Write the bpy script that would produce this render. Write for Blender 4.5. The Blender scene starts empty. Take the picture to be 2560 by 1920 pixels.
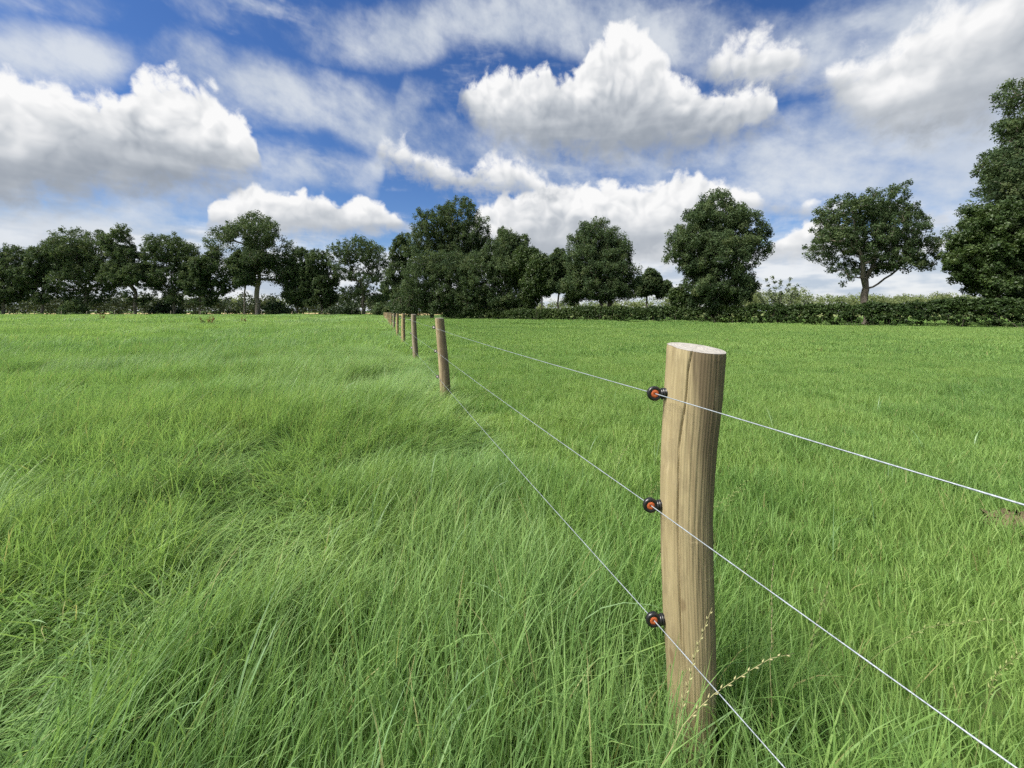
import bpy, math, random
import numpy as np
from mathutils import Vector, Matrix

scene = bpy.context.scene
COL = scene.collection
F = 962.0            # focal length in photograph pixels
HX, HY = 1280.0, 777.0   # where the horizon point straight ahead falls
CAM_H = 1.18

# ------------------------------------------------------------------ camera
cam_data = bpy.data.cameras.new("camera")
cam = bpy.data.objects.new("camera", cam_data)
COL.objects.link(cam)
cam.location = (0, 0, CAM_H)
cam.rotation_euler = (math.radians(90), 0, 0)
cam_data.sensor_width = 36.0
cam_data.lens = 36.0 * F / 2560.0
cam_data.shift_y = -(960.0 - HY) / 2560.0
cam_data.clip_start = 0.02
cam_data.clip_end = 6000
scene.camera = cam

# ------------------------------------------------------------------ sun and exposure
SUN_EL, SUN_AZ = math.radians(54), math.radians(-112)   # azimuth from +Y towards +X
SUN_STRENGTH = 4.3
SKY_STRENGTH = 0.05
CLOUD = 8.3          # radiance of the brightest cloud, before SKY_STRENGTH
scene.view_settings.view_transform = 'Standard'
scene.view_settings.look = 'None'
scene.view_settings.gamma = 1.0
scene.view_settings.use_curve_mapping = False
scene.view_settings.exposure = 1.18
scene.cycles.max_bounces = 6
scene.cycles.diffuse_bounces = 4
scene.cycles.glossy_bounces = 1
scene.cycles.transmission_bounces = 5
scene.cycles.transparent_max_bounces = 6
scene.cycles.use_denoising = False
scene.cycles.use_adaptive_sampling = True
scene.cycles.adaptive_threshold = 0.02
scene.cycles.adaptive_min_samples = 16

sd = Vector((math.sin(SUN_AZ) * math.cos(SUN_EL), math.cos(SUN_AZ) * math.cos(SUN_EL), math.sin(SUN_EL)))
sun_data = bpy.data.lights.new("sun", 'SUN')
sun_data.energy = SUN_STRENGTH
sun_data.angle = math.radians(32)
sun_data.color = (1.0, 0.955, 0.88)
sun = bpy.data.objects.new("sun", sun_data)
COL.objects.link(sun)
sun.rotation_euler = sd.to_track_quat('Z', 'Y').to_euler()

# ------------------------------------------------------------------ node expression helper
class E:
    """a tiny expression wrapper round a node socket"""
    nt = None
    def __init__(self, s): self.s = s
    @staticmethod
    def _in(node, i, v):
        if isinstance(v, E): E.nt.links.new(v.s, node.inputs[i])
        else: node.inputs[i].default_value = v
    @staticmethod
    def math(op, a, b=None, c=None, clamp=False):
        n = E.nt.nodes.new('ShaderNodeMath'); n.operation = op; n.use_clamp = clamp
        E._in(n, 0, a)
        if b is not None: E._in(n, 1, b)
        if c is not None: E._in(n, 2, c)
        return E(n.outputs[0])
    @staticmethod
    def vmath(op, a, b=None, c=None, out=0):
        n = E.nt.nodes.new('ShaderNodeVectorMath'); n.operation = op
        E._in(n, 0, a)
        if b is not None: E._in(n, 1, b)
        if c is not None: E._in(n, 2, c)
        return E(n.outputs[out])
    def __add__(s, o): return E.math('ADD', s, o)
    __radd__ = __add__
    def __sub__(s, o): return E.math('SUBTRACT', s, o)
    def __rsub__(s, o): return E.math('SUBTRACT', o, s)
    def __mul__(s, o): return E.math('MULTIPLY', s, o)
    __rmul__ = __mul__
    def __truediv__(s, o): return E.math('DIVIDE', s, o)
    def sat(s): return E.math('ADD', s, 0.0, clamp=True)
    def mx(s, o): return E.math('MAXIMUM', s, o)
    def mn(s, o): return E.math('MINIMUM', s, o)
    def smooth(s, a, b, lo=0.0, hi=1.0):
        n = E.nt.nodes.new('ShaderNodeMapRange'); n.interpolation_type = 'SMOOTHSTEP'
        E._in(n, 0, s); n.inputs[1].default_value = a; n.inputs[2].default_value = b
        n.inputs[3].default_value = lo; n.inputs[4].default_value = hi
        return E(n.outputs[0])
    @staticmethod
    def mixc(f, a, b):
        n = E.nt.nodes.new('ShaderNodeMix'); n.data_type = 'RGBA'; n.clamp_factor = True
        E._in(n, 0, f)
        for i, v in ((6, a), (7, b)):
            if isinstance(v, E): E.nt.links.new(v.s, n.inputs[i])
            else: n.inputs[i].default_value = (*v, 1.0)
        return E(n.outputs[2])
    @staticmethod
    def noise(vec, scale, detail=4, rough=0.55, dim='3D', out='Fac', lac=2.0, dist=0.0):
        n = E.nt.nodes.new('ShaderNodeTexNoise'); n.noise_dimensions = dim
        if vec is not None: E.nt.links.new(vec.s, n.inputs['Vector'])
        n.inputs['Scale'].default_value = scale; n.inputs['Detail'].default_value = detail
        n.inputs['Roughness'].default_value = rough; n.inputs['Lacunarity'].default_value = lac
        n.inputs['Distortion'].default_value = dist
        return E(n.outputs[out])
    @staticmethod
    def voronoi(vec, scale, detail=0, rough=0.5, dim='2D', feature='F1', out='Distance', rand=1.0, smooth=0.5):
        n = E.nt.nodes.new('ShaderNodeTexVoronoi'); n.voronoi_dimensions = dim; n.feature = feature
        if vec is not None: E.nt.links.new(vec.s, n.inputs['Vector'])
        n.inputs['Scale'].default_value = scale
        n.inputs['Randomness'].default_value = rand
        if 'Detail' in n.inputs: n.inputs['Detail'].default_value = detail; n.inputs['Roughness'].default_value = rough
        if feature == 'SMOOTH_F1': n.inputs['Smoothness'].default_value = smooth
        return E(n.outputs[out])
    @staticmethod
    def comb(x, y, z=0.0):
        n = E.nt.nodes.new('ShaderNodeCombineXYZ')
        for i, v in enumerate((x, y, z)): E._in(n, i, v)
        return E(n.outputs[0])
    @staticmethod
    def sep(v):
        n = E.nt.nodes.new('ShaderNodeSeparateXYZ'); E.nt.links.new(v.s, n.inputs[0])
        return E(n.outputs[0]), E(n.outputs[1]), E(n.outputs[2])

# ------------------------------------------------------------------ sky: Nishita blue with cloud layers over it
def sky_dir(px, py):
    """point of the photograph seen at 2212 px width -> azimuth and elevation on the sky"""
    x, y = px * 2560 / 2212, py * 2560 / 2212
    d = Vector(((x - HX) / F, 1.0, (HY - y) / F)).normalized()
    return math.atan2(d.x, d.y), math.asin(d.z)

def sky_radius(px, py, rx, ry):
    a0 = sky_dir(px - rx, py); a1 = sky_dir(px + rx, py)
    b0 = sky_dir(px, py - ry); b1 = sky_dir(px, py + ry)
    return abs(a1[0] - a0[0]) / 2, abs(b0[1] - b1[1]) / 2


U_MAX = 1.15; V_MIN, V_MAX = -0.15, 1.05
# outlines of the cloud layers on the 2212 px wide view: (x, y) of the tops, (x, y) of the undersides
LAYERS = [
  # nearest heaps: the big one on the left, the one right of the middle
  dict(k=.045, soft=.5, dark=.12, top=[(-400, 210), (-120, 190), (-60, 165), (0, 157), (20, 165), (35, 190), (65, 192), (75, 180), (115, 177), (145, 185), (150, 212), (210, 195), (235, 205), (268, 225),
    (278, 200), (292, 166), (310, 160), (340, 178), (380, 176), (420, 192), (450, 190), (475, 215), (485, 240), (520, 250), (540, 275), (555, 300), (565, 330), (570, 385), (600, 520), (950, 520), (985, 260),
    (993, 195), (1013, 182), (1047, 165), (1093, 154), (1122, 143), (1150, 148), (1179, 139), (1201, 165), (1224, 160), (1253, 140), (1266, 135), (1270, 105), (1292, 78), (1344, 62), (1396, 76), (1420, 106),
    (1448, 135), (1470, 168), (1498, 186), (1555, 200), (1635, 194), (1680, 211), (1695, 240), (1705, 280), (1740, 520), (2600, 520)],
    base=[(-400, 470), (-60, 474), (0, 472), (150, 462), (300, 448), (420, 432), (500, 416), (550, 398), (570, 380), (600, 380), (950, 200), (985, 205), (993, 225), (1025, 274), (1070, 319), (1139, 336), (1236, 353), (1321, 365),
    (1407, 350), (1521, 342), (1635, 308), (1686, 274), (1740, 260), (2600, 250)]),
  # softer ones: a pale heap, small grey ones, the mass at upper right
  dict(k=.05, soft=1.0, dark=.22, top=[(-400, 700), (790, 700), (808, 335), (825, 310), (850, 299), (880, 305), (905, 335), (920, 348), (935, 345), (960, 350), (1000, 378), (1020, 368), (1040, 350), (1060, 340), (1090, 335), (1130, 345),
    (1150, 370), (1170, 398), (1200, 405), (1215, 393), (1235, 398), (1245, 430), (1290, 700), (1480, 400), (1505, 170), (1515, 145), (1540, 110), (1580, 83), (1625, 64), (1650, 68), (1680, 90), (1705, 78), (1740, 100), (1752, 150), (1770, 190),
    (1800, 165), (1850, 135), (1900, 105), (1950, 70), (2000, 20), (2212, -60), (2400, -150), (2600, -150)],
    base=[(-400, 330), (790, 330), (815, 345), (840, 372), (880, 380), (910, 384), (930, 400), (960, 418), (1000, 422), (1060, 425), (1120, 430), (1160, 440), (1200, 430), (1240, 405), (1290, 390), (1480, 150), (1515, 165), (1560, 212), (1600, 222),
    (1650, 216), (1700, 200), (1750, 165), (1775, 195), (1800, 240), (1850, 300), (1900, 322), (2000, 326), (2100, 292), (2212, 262), (2600, 250)]),
  # heaps low behind the trees
  dict(k=.03, soft=.45, dark=.3, top=[(-400, 520), (70, 520), (90, 512), (112, 500), (135, 500), (155, 520), (190, 560), (430, 560), (455, 452), (480, 435), (525, 420), (540, 402), (550, 395), (565, 405), (580, 420), (630, 418), (655, 410), (665, 430), (700, 428),
    (720, 440), (745, 438), (770, 415), (785, 422), (800, 437), (825, 445), (845, 460), (880, 480), (930, 540), (975, 520), (1010, 480), (1042, 450), (1100, 422), (1196, 405), (1236, 399), (1315, 399), (1384, 408), (1435, 393), (1492, 386), (1549, 393), (1595, 405), (1660, 440), (1720, 450), (1900, 440), (2000, 460), (2600, 500)],
    base=[(-400, 545), (190, 545), (430, 500), (480, 515), (600, 520), (700, 520), (870, 505), (930, 500), (975, 520), (1042, 560), (1200, 575), (1400, 560), (1500, 520), (1600, 480), (1660, 460), (1720, 470), (1900, 480), (2600, 520)]),
  # the small bright heads between the right-hand trees
  dict(k=.022, soft=.3, dark=.5, top=[(-400, 650), (1150, 650), (1200, 560), (1260, 540), (1320, 530), (1340, 508), (1350, 488), (1370, 483), (1380, 500), (1390, 492), (1400, 478), (1430, 468), (1470, 470), (1500, 480), (1560, 500), (1600, 530), (1655, 540), (1665, 532), (1686, 512), (1715, 500), (1749, 484), (1766, 478),
    (1800, 480), (1850, 500), (1900, 540), (1960, 600), (2600, 650)],
    base=[(-400, 560), (1150, 560), (1300, 580), (1400, 580), (1600, 575), (1750, 572), (1900, 570), (2600, 560)]),
]
# veils: middle line, half height and strength along the view
VEILS = [
  [(-400, 115, 80, .9), (60, 110, 75, 1.0), (220, 135, 60, .85), (300, 125, 55, .5), (350, 95, 70, .85), (450, 155, 70, .95), (560, 195, 75, 1.0), (700, 235, 70, 1.0), (800, 275, 80, .95), (900, 300, 75, .9), (1000, 325, 65, .8), (1150, 340, 60, .7), (1400, 370, 60, .8), (1600, 375, 75, .9), (1800, 370, 85, .95), (2000, 390, 80, .9), (2200, 410, 80, .9), (2600, 410, 80, .9)],
  [(-400, -40, 60, .4), (400, 0, 50, .45), (600, 20, 60, .3), (680, 70, 60, .7), (850, 75, 70, 1.0), (1000, 45, 80, 1.05), (1200, 30, 80, 1.0), (1350, 60, 90, .95), (1480, 90, 90, .8), (1600, 70, 100, .75), (1750, 110, 110, .85), (1900, 110, 150, 1.15), (2100, 110, 190, 1.3), (2600, 110, 220, 1.3)],
  [(-400, 480, 70, 1.0), (200, 490, 60, .95), (500, 400, 70, .8), (650, 350, 75, .85), (800, 390, 70, .8), (870, 210, 45, .8), (960, 210, 30, .45), (1040, 400, 60, .6), (1200, 380, 60, .7), (1500, 420, 80, .9), (1800, 300, 110, .9), (1950, 290, 130, 1.0), (2150, 300, 130, 1.1), (2600, 300, 140, 1.1)],
]

def curve_of(nt, src, pts, lo, hi):
    """a float curve over azimuth; pts = [(azimuth, value)]"""
    n = nt.nodes.new('ShaderNodeFloatCurve')
    nt.links.new(src.s, n.inputs['Value'])
    c = n.mapping.curves[0]
    pts = sorted(((a + U_MAX) / (2 * U_MAX), (b - lo) / (hi - lo)) for a, b in pts)
    pts = [(min(max(a, 0), 1), min(max(b, 0), 1)) for a, b in pts]
    while len(c.points) > 2: c.points.remove(c.points[-1])
    c.points[0].location = pts[0]; c.points[1].location = pts[-1]
    for p in pts[1:-1]: c.points.new(*p)
    for p in c.points: p.handle_type = 'VECTOR'
    n.mapping.use_clip = True
    n.mapping.update()
    return E(n.outputs[0]) * (hi - lo) + lo

def build_world():
    w = bpy.data.worlds.new("World"); scene.world = w; w.use_nodes = True
    nt = w.node_tree; nt.nodes.clear(); E.nt = nt
    out = nt.nodes.new('ShaderNodeOutputWorld'); bg = nt.nodes.new('ShaderNodeBackground')
    nt.links.new(bg.outputs[0], out.inputs[0])
    bg.inputs[1].default_value = SKY_STRENGTH
    tc = nt.nodes.new('ShaderNodeTexCoord'); d = E.vmath('NORMALIZE', E(tc.outputs['Generated']))
    sky = nt.nodes.new('ShaderNodeTexSky'); sky.sky_type = 'NISHITA'; sky.sun_disc = False
    sky.sun_elevation = SUN_EL; sky.sun_rotation = SUN_AZ
    sky.air_density = 1.0; sky.dust_density = 0.2; sky.ozone_density = 3.0; sky.altitude = 0
    x, y, z = E.sep(d)
    u = E.math('ARCTAN2', x, y); v = E.math('MAXIMUM', E.math('ARCSINE', z), 0.0)
    P = E.comb(u, v)
    wn = E.noise(P, 11.0, 3, 0.55, '2D', 'Color')
    wv = E.vmath('SUBTRACT', wn, (0.5, 0.5, 0.5))
    Pb = E.vmath('MULTIPLY_ADD', wv, (0.034, 0.03, 0.0), P)
    pu, pv, _ = E.sep(E.vmath('MULTIPLY_ADD', wv, (0.022, 0.02, 0.0), P))
    cu = pu / (2 * U_MAX) + 0.5
    def bump(vec):
        """billows: rounded bumps between sharp creases, three sizes"""
        bl = lambda sc: E.math('ABSOLUTE', E.noise(vec, sc, 0, 0.5, '2D') - 0.5)
        return bl(7.5) * 1.3 + bl(17.0) * 0.85 + bl(39.0) * 0.38 - 0.32
    c0 = bump(Pb); c1 = bump(E.vmath('ADD', Pb, (-0.011, 0.016, 0.0)))
    b0 = c0 * 1.1
    nf = E.noise(Pb, 30.0, 5, 0.62, '2D') - 0.5
    nl = E.noise(P, 6.0, 3, 0.5, '2D') - 0.5
    nh = E.noise(E.comb(u * 4.0, v * 22.0), 1.0, 3, 0.5, '2D') - 0.5
    nm = E.noise(Pb, 17.0, 3, 0.55, '2D') - 0.5
    hs = nt.nodes.new('ShaderNodeHueSaturation'); nt.links.new(sky.outputs[0], hs.inputs['Color'])
    hs.inputs['Hue'].default_value = 0.512; hs.inputs['Saturation'].default_value = 1.25; hs.inputs['Value'].default_value = 1.08
    blue = E(hs.outputs[0])
    K = CLOUD
    # the part of the sky away from the view carries the same kind of clouds
    back = E.math('ABSOLUTE', u).smooth(0.98, 1.25)
    # low stacked layers
    HB = E.comb(u * 3.0, v * 11.0)
    hn = E.noise(HB, 1.5, 4, 0.6, '2D')
    hb = v.smooth(0.02, 0.24, 1.0, 0.0)
    a_low = (hn * 0.9 + hb * 0.85 - 0.46 + nf * 0.2).smooth(0.0, 0.5) * 0.94
    hn2 = E.noise(HB, 2.6, 3, 0.6, '2D')
    c_low = E.mixc((hn2 + nf * 0.25).smooth(0.30, 0.64), (.54 * K, .62 * K, .74 * K), (.90 * K, .92 * K, .95 * K))
    col = E.mixc(a_low, blue, c_low)
    # veils
    ca, sa = math.cos(0.38), math.sin(0.38)
    V1 = E.comb(u * ca - v * sa, (u * sa + v * ca) * 1.7)
    vn = E.noise(V1, 5.0, 6, 0.58, '2D') * 0.72 + E.noise(Pb, 13.0, 4, 0.6, '2D') * 0.28
    vm = back * 0.5
    for pts in VEILS:
        A = []; B = []; C = []
        for (px, py, hw, st) in pts:
            a, e = sky_dir(px, py); rv = sky_radius(px, py, 10, hw)[1]
            A.append((a, e)); B.append((a, rv)); C.append((a, st))
        mid = curve_of(nt, cu, A, V_MIN, V_MAX); half = curve_of(nt, cu, B, 0, .4); st = curve_of(nt, cu, C, 0, 2)
        q = (v - mid) / (half * 1.35)
        m = (1.0 - q * q).mx(0.0) * st * 0.75
        vm = vm.mx(m)
    va = vm + (vn - 0.5) * 1.6
    a_veil = va.smooth(0.12, 0.95) * 0.86
    vb = nl * 1.0 + (vn - 0.5) * 0.9 + va * 0.3 + 0.42
    c_veil = E.mixc(vb.sat(), (.40 * K, .49 * K, .64 * K), (.82 * K, .86 * K, .90 * K))
    col = E.mixc(a_veil, col, c_veil)
    # heaps, farthest layer first
    def heap(col, top, base, thick, k, soft, dark):
        dt = (top - v) / k; db = (v - base) / (k * 1.5)
        t = ((v - base) / thick).sat()
        hard = t.smooth(0.25, 0.75)
        De = E.math('SMOOTH_MIN', dt, db, 0.5)
        Dd = De + b0 * (1.5 - soft * .5) * (0.4 + hard * 0.6) + nf * (0.7 + soft * 0.7) + 0.30
        wd = 1.2 - hard * (0.98 - soft * 0.72)
        a = (Dd / wd).smooth(0.0, 1.0)
        tt = t + nl * 0.55 * (0.4 + hard * 0.6) + nm * 0.35 + nh * (1.0 - hard * (1 - soft * 0.5)) * 0.6 + c0 * 0.2
        rel = (c0 - c1) * (0.06 + hard * 0.8)
        # thin parts near the rim pass more light
        rim = Dd.smooth(0.1, 1.4, 0.16, 0.0)
        br = (tt.smooth(0.05, 1.12) * (1 - dark) + dark + rel * (1.05 - soft * 0.4) + rim)
        cc = E.mixc((br * 2.0).sat(), (.25 * K, .295 * K, .365 * K), (.60 * K, .635 * K, .68 * K))
        cc = E.mixc((br * 2.0 - 1.0).sat(), cc, (1.02 * K, 1.02 * K, 1.02 * K))
        return E.mixc(a, col, cc)
    for L in reversed(LAYERS):
        top = curve_of(nt, cu, [sky_dir(*p) for p in L['top']], V_MIN, V_MAX)
        base = curve_of(nt, cu, [sky_dir(*p) for p in L['base']], V_MIN, V_MAX)
        # smoothed thickness, for the shading only
        g = np.linspace(-380, 2580, 75)
        tp = np.interp(g, *zip(*L['top'])); bs = np.interp(g, *zip(*L['base']))
        th = np.array([max(0.05, sky_dir(a, b)[1] - sky_dir(a, c)[1]) for a, b, c in zip(g, tp, bs)])
        ker = np.hanning(7); ker /= ker.sum(); th = np.convolve(np.pad(th, 3, mode='edge'), ker, 'valid')
        thick = curve_of(nt, cu, [(sky_dir(a, 300)[0], t) for a, t in zip(g[::2], th[::2])], 0.0, .5)
        col = heap(col, top, base, thick, L['k'], L['soft'], L['dark'])
    # heaps of the rest of the sky
    far = E.noise(E.vmath('MULTIPLY', d, (1.0, 1.0, 2.0)), 2.4, 4, 0.5, '3D')
    Db = (far - 0.5) * 6.0 + b0 * 0.4
    ab = Db.smooth(0.0, 0.6) * back
    cb = E.mixc((far - 0.5).smooth(0.0, 0.22), (.95 * K, .95 * K, .95 * K), (.36 * K, .39 * K, .43 * K))
    col = E.mixc(ab, col, cb)
    nt.links.new(col.s, bg.inputs[0])
    w.cycles.sampling_method = 'MANUAL'; w.cycles.sample_map_resolution = 512
build_world()

# ------------------------------------------------------------------ helpers
rng = np.random.default_rng(7)

def mesh_of(name, V, faces, mats=(), smooth=False, attrs=None, mat_idx=None):
    """V: (n,3); faces: array (m,3|4) or a list of such arrays; attrs: {name: per-vertex floats}"""
    V = np.asarray(V, np.float32)
    if not isinstance(faces, (list, tuple)): faces = [faces]
    faces = [np.asarray(f, np.int32) for f in faces if len(f)]
    me = bpy.data.meshes.new(name)
    me.vertices.add(len(V)); me.vertices.foreach_set('co', V.ravel())
    loops = np.concatenate([f.ravel() for f in faces]); tot = np.concatenate([np.full(len(f), f.shape[1], np.int32) for f in faces])
    me.loops.add(len(loops)); me.loops.foreach_set('vertex_index', loops)
    me.polygons.add(len(tot)); me.polygons.foreach_set('loop_start', np.concatenate([[0], np.cumsum(tot)[:-1]]).astype(np.int32))
    me.polygons.foreach_set('loop_total', tot)
    if smooth: me.polygons.foreach_set('use_smooth', np.ones(len(tot), bool))
    for m in mats: me.materials.append(m)
    if mat_idx is not None: me.polygons.foreach_set('material_index', np.asarray(mat_idx, np.int32))
    for k, a in (attrs or {}).items():
        at = me.attributes.new(k, 'FLOAT', 'POINT'); at.data.foreach_set('value', np.asarray(a, np.float32))
    me.update(calc_edges=True)
    return me

def obj(name, me, parent=None, loc=None, label=None, cat=None, group=None, kind=None):
    o = bpy.data.objects.new(name, me); COL.objects.link(o)
    if parent is not None: o.parent = parent
    if loc is not None: o.location = loc
    if label: o['label'] = label
    if cat: o['category'] = cat
    if group: o['group'] = group
    if kind: o['kind'] = kind
    return o

def grid_faces(nr, nc, closed=True):
    """quads of nr rings of nc points"""
    r = np.arange(nr - 1)[:, None]; c = np.arange(nc if closed else nc - 1)[None, :]
    c2 = (c + 1) % nc
    return np.stack([r * nc + c, r * nc + c2, (r + 1) * nc + c2, (r + 1) * nc + c], -1).reshape(-1, 4)

def vnoise(x, y, cell, seed):
    """smooth value noise in [0,1] on the plane"""
    g = np.random.default_rng(seed).random((256, 256))
    fx, fy = x / cell, y / cell
    ix, iy = np.floor(fx).astype(int), np.floor(fy).astype(int)
    tx, ty = fx - ix, fy - iy
    tx = tx * tx * (3 - 2 * tx); ty = ty * ty * (3 - 2 * ty)
    a = g[ix % 256, iy % 256]; b = g[(ix + 1) % 256, iy % 256]; c = g[ix % 256, (iy + 1) % 256]; d = g[(ix + 1) % 256, (iy + 1) % 256]
    return (a * (1 - tx) + b * tx) * (1 - ty) + (c * (1 - tx) + d * tx) * ty

def material(name):
    m = bpy.data.materials.new(name); m.use_nodes = True
    nt = m.node_tree; nt.nodes.clear(); E.nt = nt
    out = nt.nodes.new('ShaderNodeOutputMaterial')
    bs = nt.nodes.new('ShaderNodeBsdfPrincipled')
    nt.links.new(bs.outputs[0], out.inputs[0])
    return m, nt, bs, out

def texco(which='Object'):
    n = E.nt.nodes.new('ShaderNodeTexCoord'); return E(n.outputs[which])
def attr(name, typ='GEOMETRY'):
    n = E.nt.nodes.new('ShaderNodeAttribute'); n.attribute_name = name; n.attribute_type = typ; return E(n.outputs['Fac'])
def rand_inst():
    n = E.nt.nodes.new('ShaderNodeObjectInfo'); return E(n.outputs['Random'])
def position():
    n = E.nt.nodes.new('ShaderNodeNewGeometry'); return E(n.outputs['Position'])
def bump_to(bs, h, strength, dist):
    n = E.nt.nodes.new('ShaderNodeBump'); n.inputs['Strength'].default_value = strength; n.inputs['Distance'].default_value = dist
    E.nt.links.new(h.s, n.inputs['Height']); E.nt.links.new(n.outputs[0], bs.inputs['Normal'])
def setc(bs, c): E.nt.links.new(c.s, bs.inputs['Base Color'])

def leafy(name, a, b, c, trans=0.3, rough=0.5, spec=0.35, instanced=False, dry=None):
    """foliage or grass: colour runs a -> b -> c by the per-leaf value 'bv'; part of the light passes through"""
    m, nt, bs, out = material(name)
    f0 = attr('bv'); f = f0
    if instanced: f = f + attr('tint', 'INSTANCER')
    col = E.mixc((f * 2.0).sat(), a, b); col = E.mixc((f * 2.0 - 1.0).sat(), col, c)
    if dry: col = E.mixc((f0 - 1.1).smooth(0.0, 0.2), col, dry)
    setc(bs, col)
    bs.inputs['Roughness'].default_value = rough
    bs.inputs['Specular IOR Level'].default_value = spec
    tr = nt.nodes.new('ShaderNodeBsdfTranslucent')
    gm = nt.nodes.new('ShaderNodeMix'); gm.data_type = 'RGBA'; gm.blend_type = 'MULTIPLY'; gm.inputs[0].default_value = 1.0
    nt.links.new(col.s, gm.inputs[6]); gm.inputs[7].default_value = (1.18, 1.15, .85, 1); nt.links.new(gm.outputs[2], tr.inputs['Color'])
    mx = nt.nodes.new('ShaderNodeMixShader'); mx.inputs[0].default_value = trans
    nt.links.new(bs.outputs[0], mx.inputs[1]); nt.links.new(tr.outputs[0], mx.inputs[2]); nt.links.new(mx.outputs[0], out.inputs[0])
    return m

def simple(name, col, rough=0.6, spec=0.4, metal=0.0, noise=None):
    m, nt, bs, out = material(name)
    if noise:
        f = E.noise(texco(), noise[0], 4, 0.6); setc(bs, E.mixc(f.smooth(0.3, 0.7), col, noise[1]))
    else: bs.inputs['Base Color'].default_value = (*col, 1)
    bs.inputs['Roughness'].default_value = rough; bs.inputs['Specular IOR Level'].default_value = spec; bs.inputs['Metallic'].default_value = metal
    return m

def fence_x(y): return 0.782 - 0.345 * y
def at_px(px, py, Y): return Vector(((px - HX) / F * Y, Y, CAM_H + (HY - py) / F * Y))

# ------------------------------------------------------------------ ground
def ground_material(name, a, b, c):
    m, nt, bs, out = material(name)
    p = position()
    n1 = E.noise(p, 0.35, 5, 0.6); n2 = E.noise(p, 9.0, 4, 0.65)
    col = E.mixc(n1.smooth(0.3, 0.7), a, b); col = E.mixc(n2.smooth(0.45, 0.75), col, c)
    setc(bs, col); bs.inputs['Roughness'].default_value = 0.9; bs.inputs['Specular IOR Level'].default_value = 0.1
    bump_to(bs, n2, 0.6, 0.03)
    return m
M_soil = ground_material("meadow_soil", (.055, .10, .022), (.075, .13, .03), (.05, .06, .02))
def sheet(name, x0, x1, y0, y1, z, mat, nx=2, ny=2):
    xs = np.linspace(x0, x1, nx); ys = np.linspace(y0, y1, ny)
    X, Y = np.meshgrid(xs, ys); V = np.stack([X, Y, np.full_like(X, z)], -1).reshape(-1, 3)
    me = mesh_of(name, V, grid_faces(ny, nx, False), [mat])
    return obj(name, me, kind='structure')
sheet("ground", -3000, 3000, -3000, 3000, 0.0, M_soil, 31, 31)
M_stub = ground_material("straw_field", (.42, .33, .16), (.36, .30, .15), (.30, .26, .12))
sheet("stubble_field", -230, -22, 104, 210, 0.004, M_stub, 8, 8)
M_far = ground_material("far_pasture", (.14, .19, .065), (.22, .23, .09), (.12, .17, .055))
sheet("far_field", -10, 420, 75, 260, 0.004, M_far, 8, 8)

# ------------------------------------------------------------------ grass
M_grass_long = leafy("long_grass_blade", (.103, .20, .063), (.170, .295, .089), (.252, .37, .116), .44, .5, .30, instanced=True, dry=(.34, .34, .15))
M_grass_short = leafy("pasture_grass_blade", (.112, .215, .060), (.175, .305, .080), (.25, .372, .104), .46, .52, .26, instanced=True, dry=(.34, .33, .14))
M_wide_blade = leafy("pale_wide_blade", (.13, .24, .10), (.19, .31, .14), (.25, .36, .18), .35, .42, .4)
M_seed = leafy("seed_stem", (.14, .23, .07), (.20, .28, .09), (.28, .32, .12), .25, .6, .2)

def blades(bx, by, L, W, phi, th0, bend, seg, r, bv):
    """grass blades rooted at bx, by, arching towards phi; returns V, quads, tris, bv"""
    n = len(bx)
    t = np.linspace(0, 1, seg + 1)
    V = np.zeros((n, 2 * seg + 1, 3), np.float32)
    px = np.zeros(n); pz = np.zeros(n); py = np.zeros(n); wob = r.normal(0, .4, n)
    twist = r.normal(0, .9, n); side = r.uniform(-.9, .9, n)
    th1 = th0 + bend
    for i, ti in enumerate(t):
        w = W * (1 - ti ** 2.2) * .5
        ph = phi + wob * ti
        a = ph + side + twist * ti
        nx, ny = -np.sin(a), np.cos(a)
        cx, cy, cz = bx + px, by + py, pz
        if i < seg:
            V[:, 2 * i] = np.stack([cx + nx * w, cy + ny * w, cz], -1); V[:, 2 * i + 1] = np.stack([cx - nx * w, cy - ny * w, cz], -1)
        else: V[:, 2 * i] = np.stack([cx, cy, cz], -1)
        th = th0 + (th1 - th0) * (ti + .5 / seg) ** 1.4
        ds = L / seg
        px = px + np.sin(th) * np.cos(ph) * ds; py = py + np.sin(th) * np.sin(ph) * ds; pz = np.maximum(pz + np.cos(th) * ds, .012)
    k = 2 * seg + 1
    base = (np.arange(n) * k)[:, None, None]
    s = np.arange(seg - 1)
    Q = (base + np.stack([2 * s, 2 * s + 1, 2 * s + 3, 2 * s + 2], -1)[None]).reshape(-1, 4)
    T = (base[:, 0] + np.array([2 * seg - 2, 2 * seg - 1, 2 * seg])[None]).reshape(-1, 3)
    return V.reshape(-1, 3), Q, T, np.repeat(bv, k)

def merge(parts):
    V, Q, T, B = [], [], [], []; o = 0
    for v, q, t, b in parts:
        V.append(v); Q.append(q + o); T.append(t + o); B.append(b); o += len(v)
    return np.concatenate(V), np.concatenate(Q), np.concatenate(T), np.concatenate(B)

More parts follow.
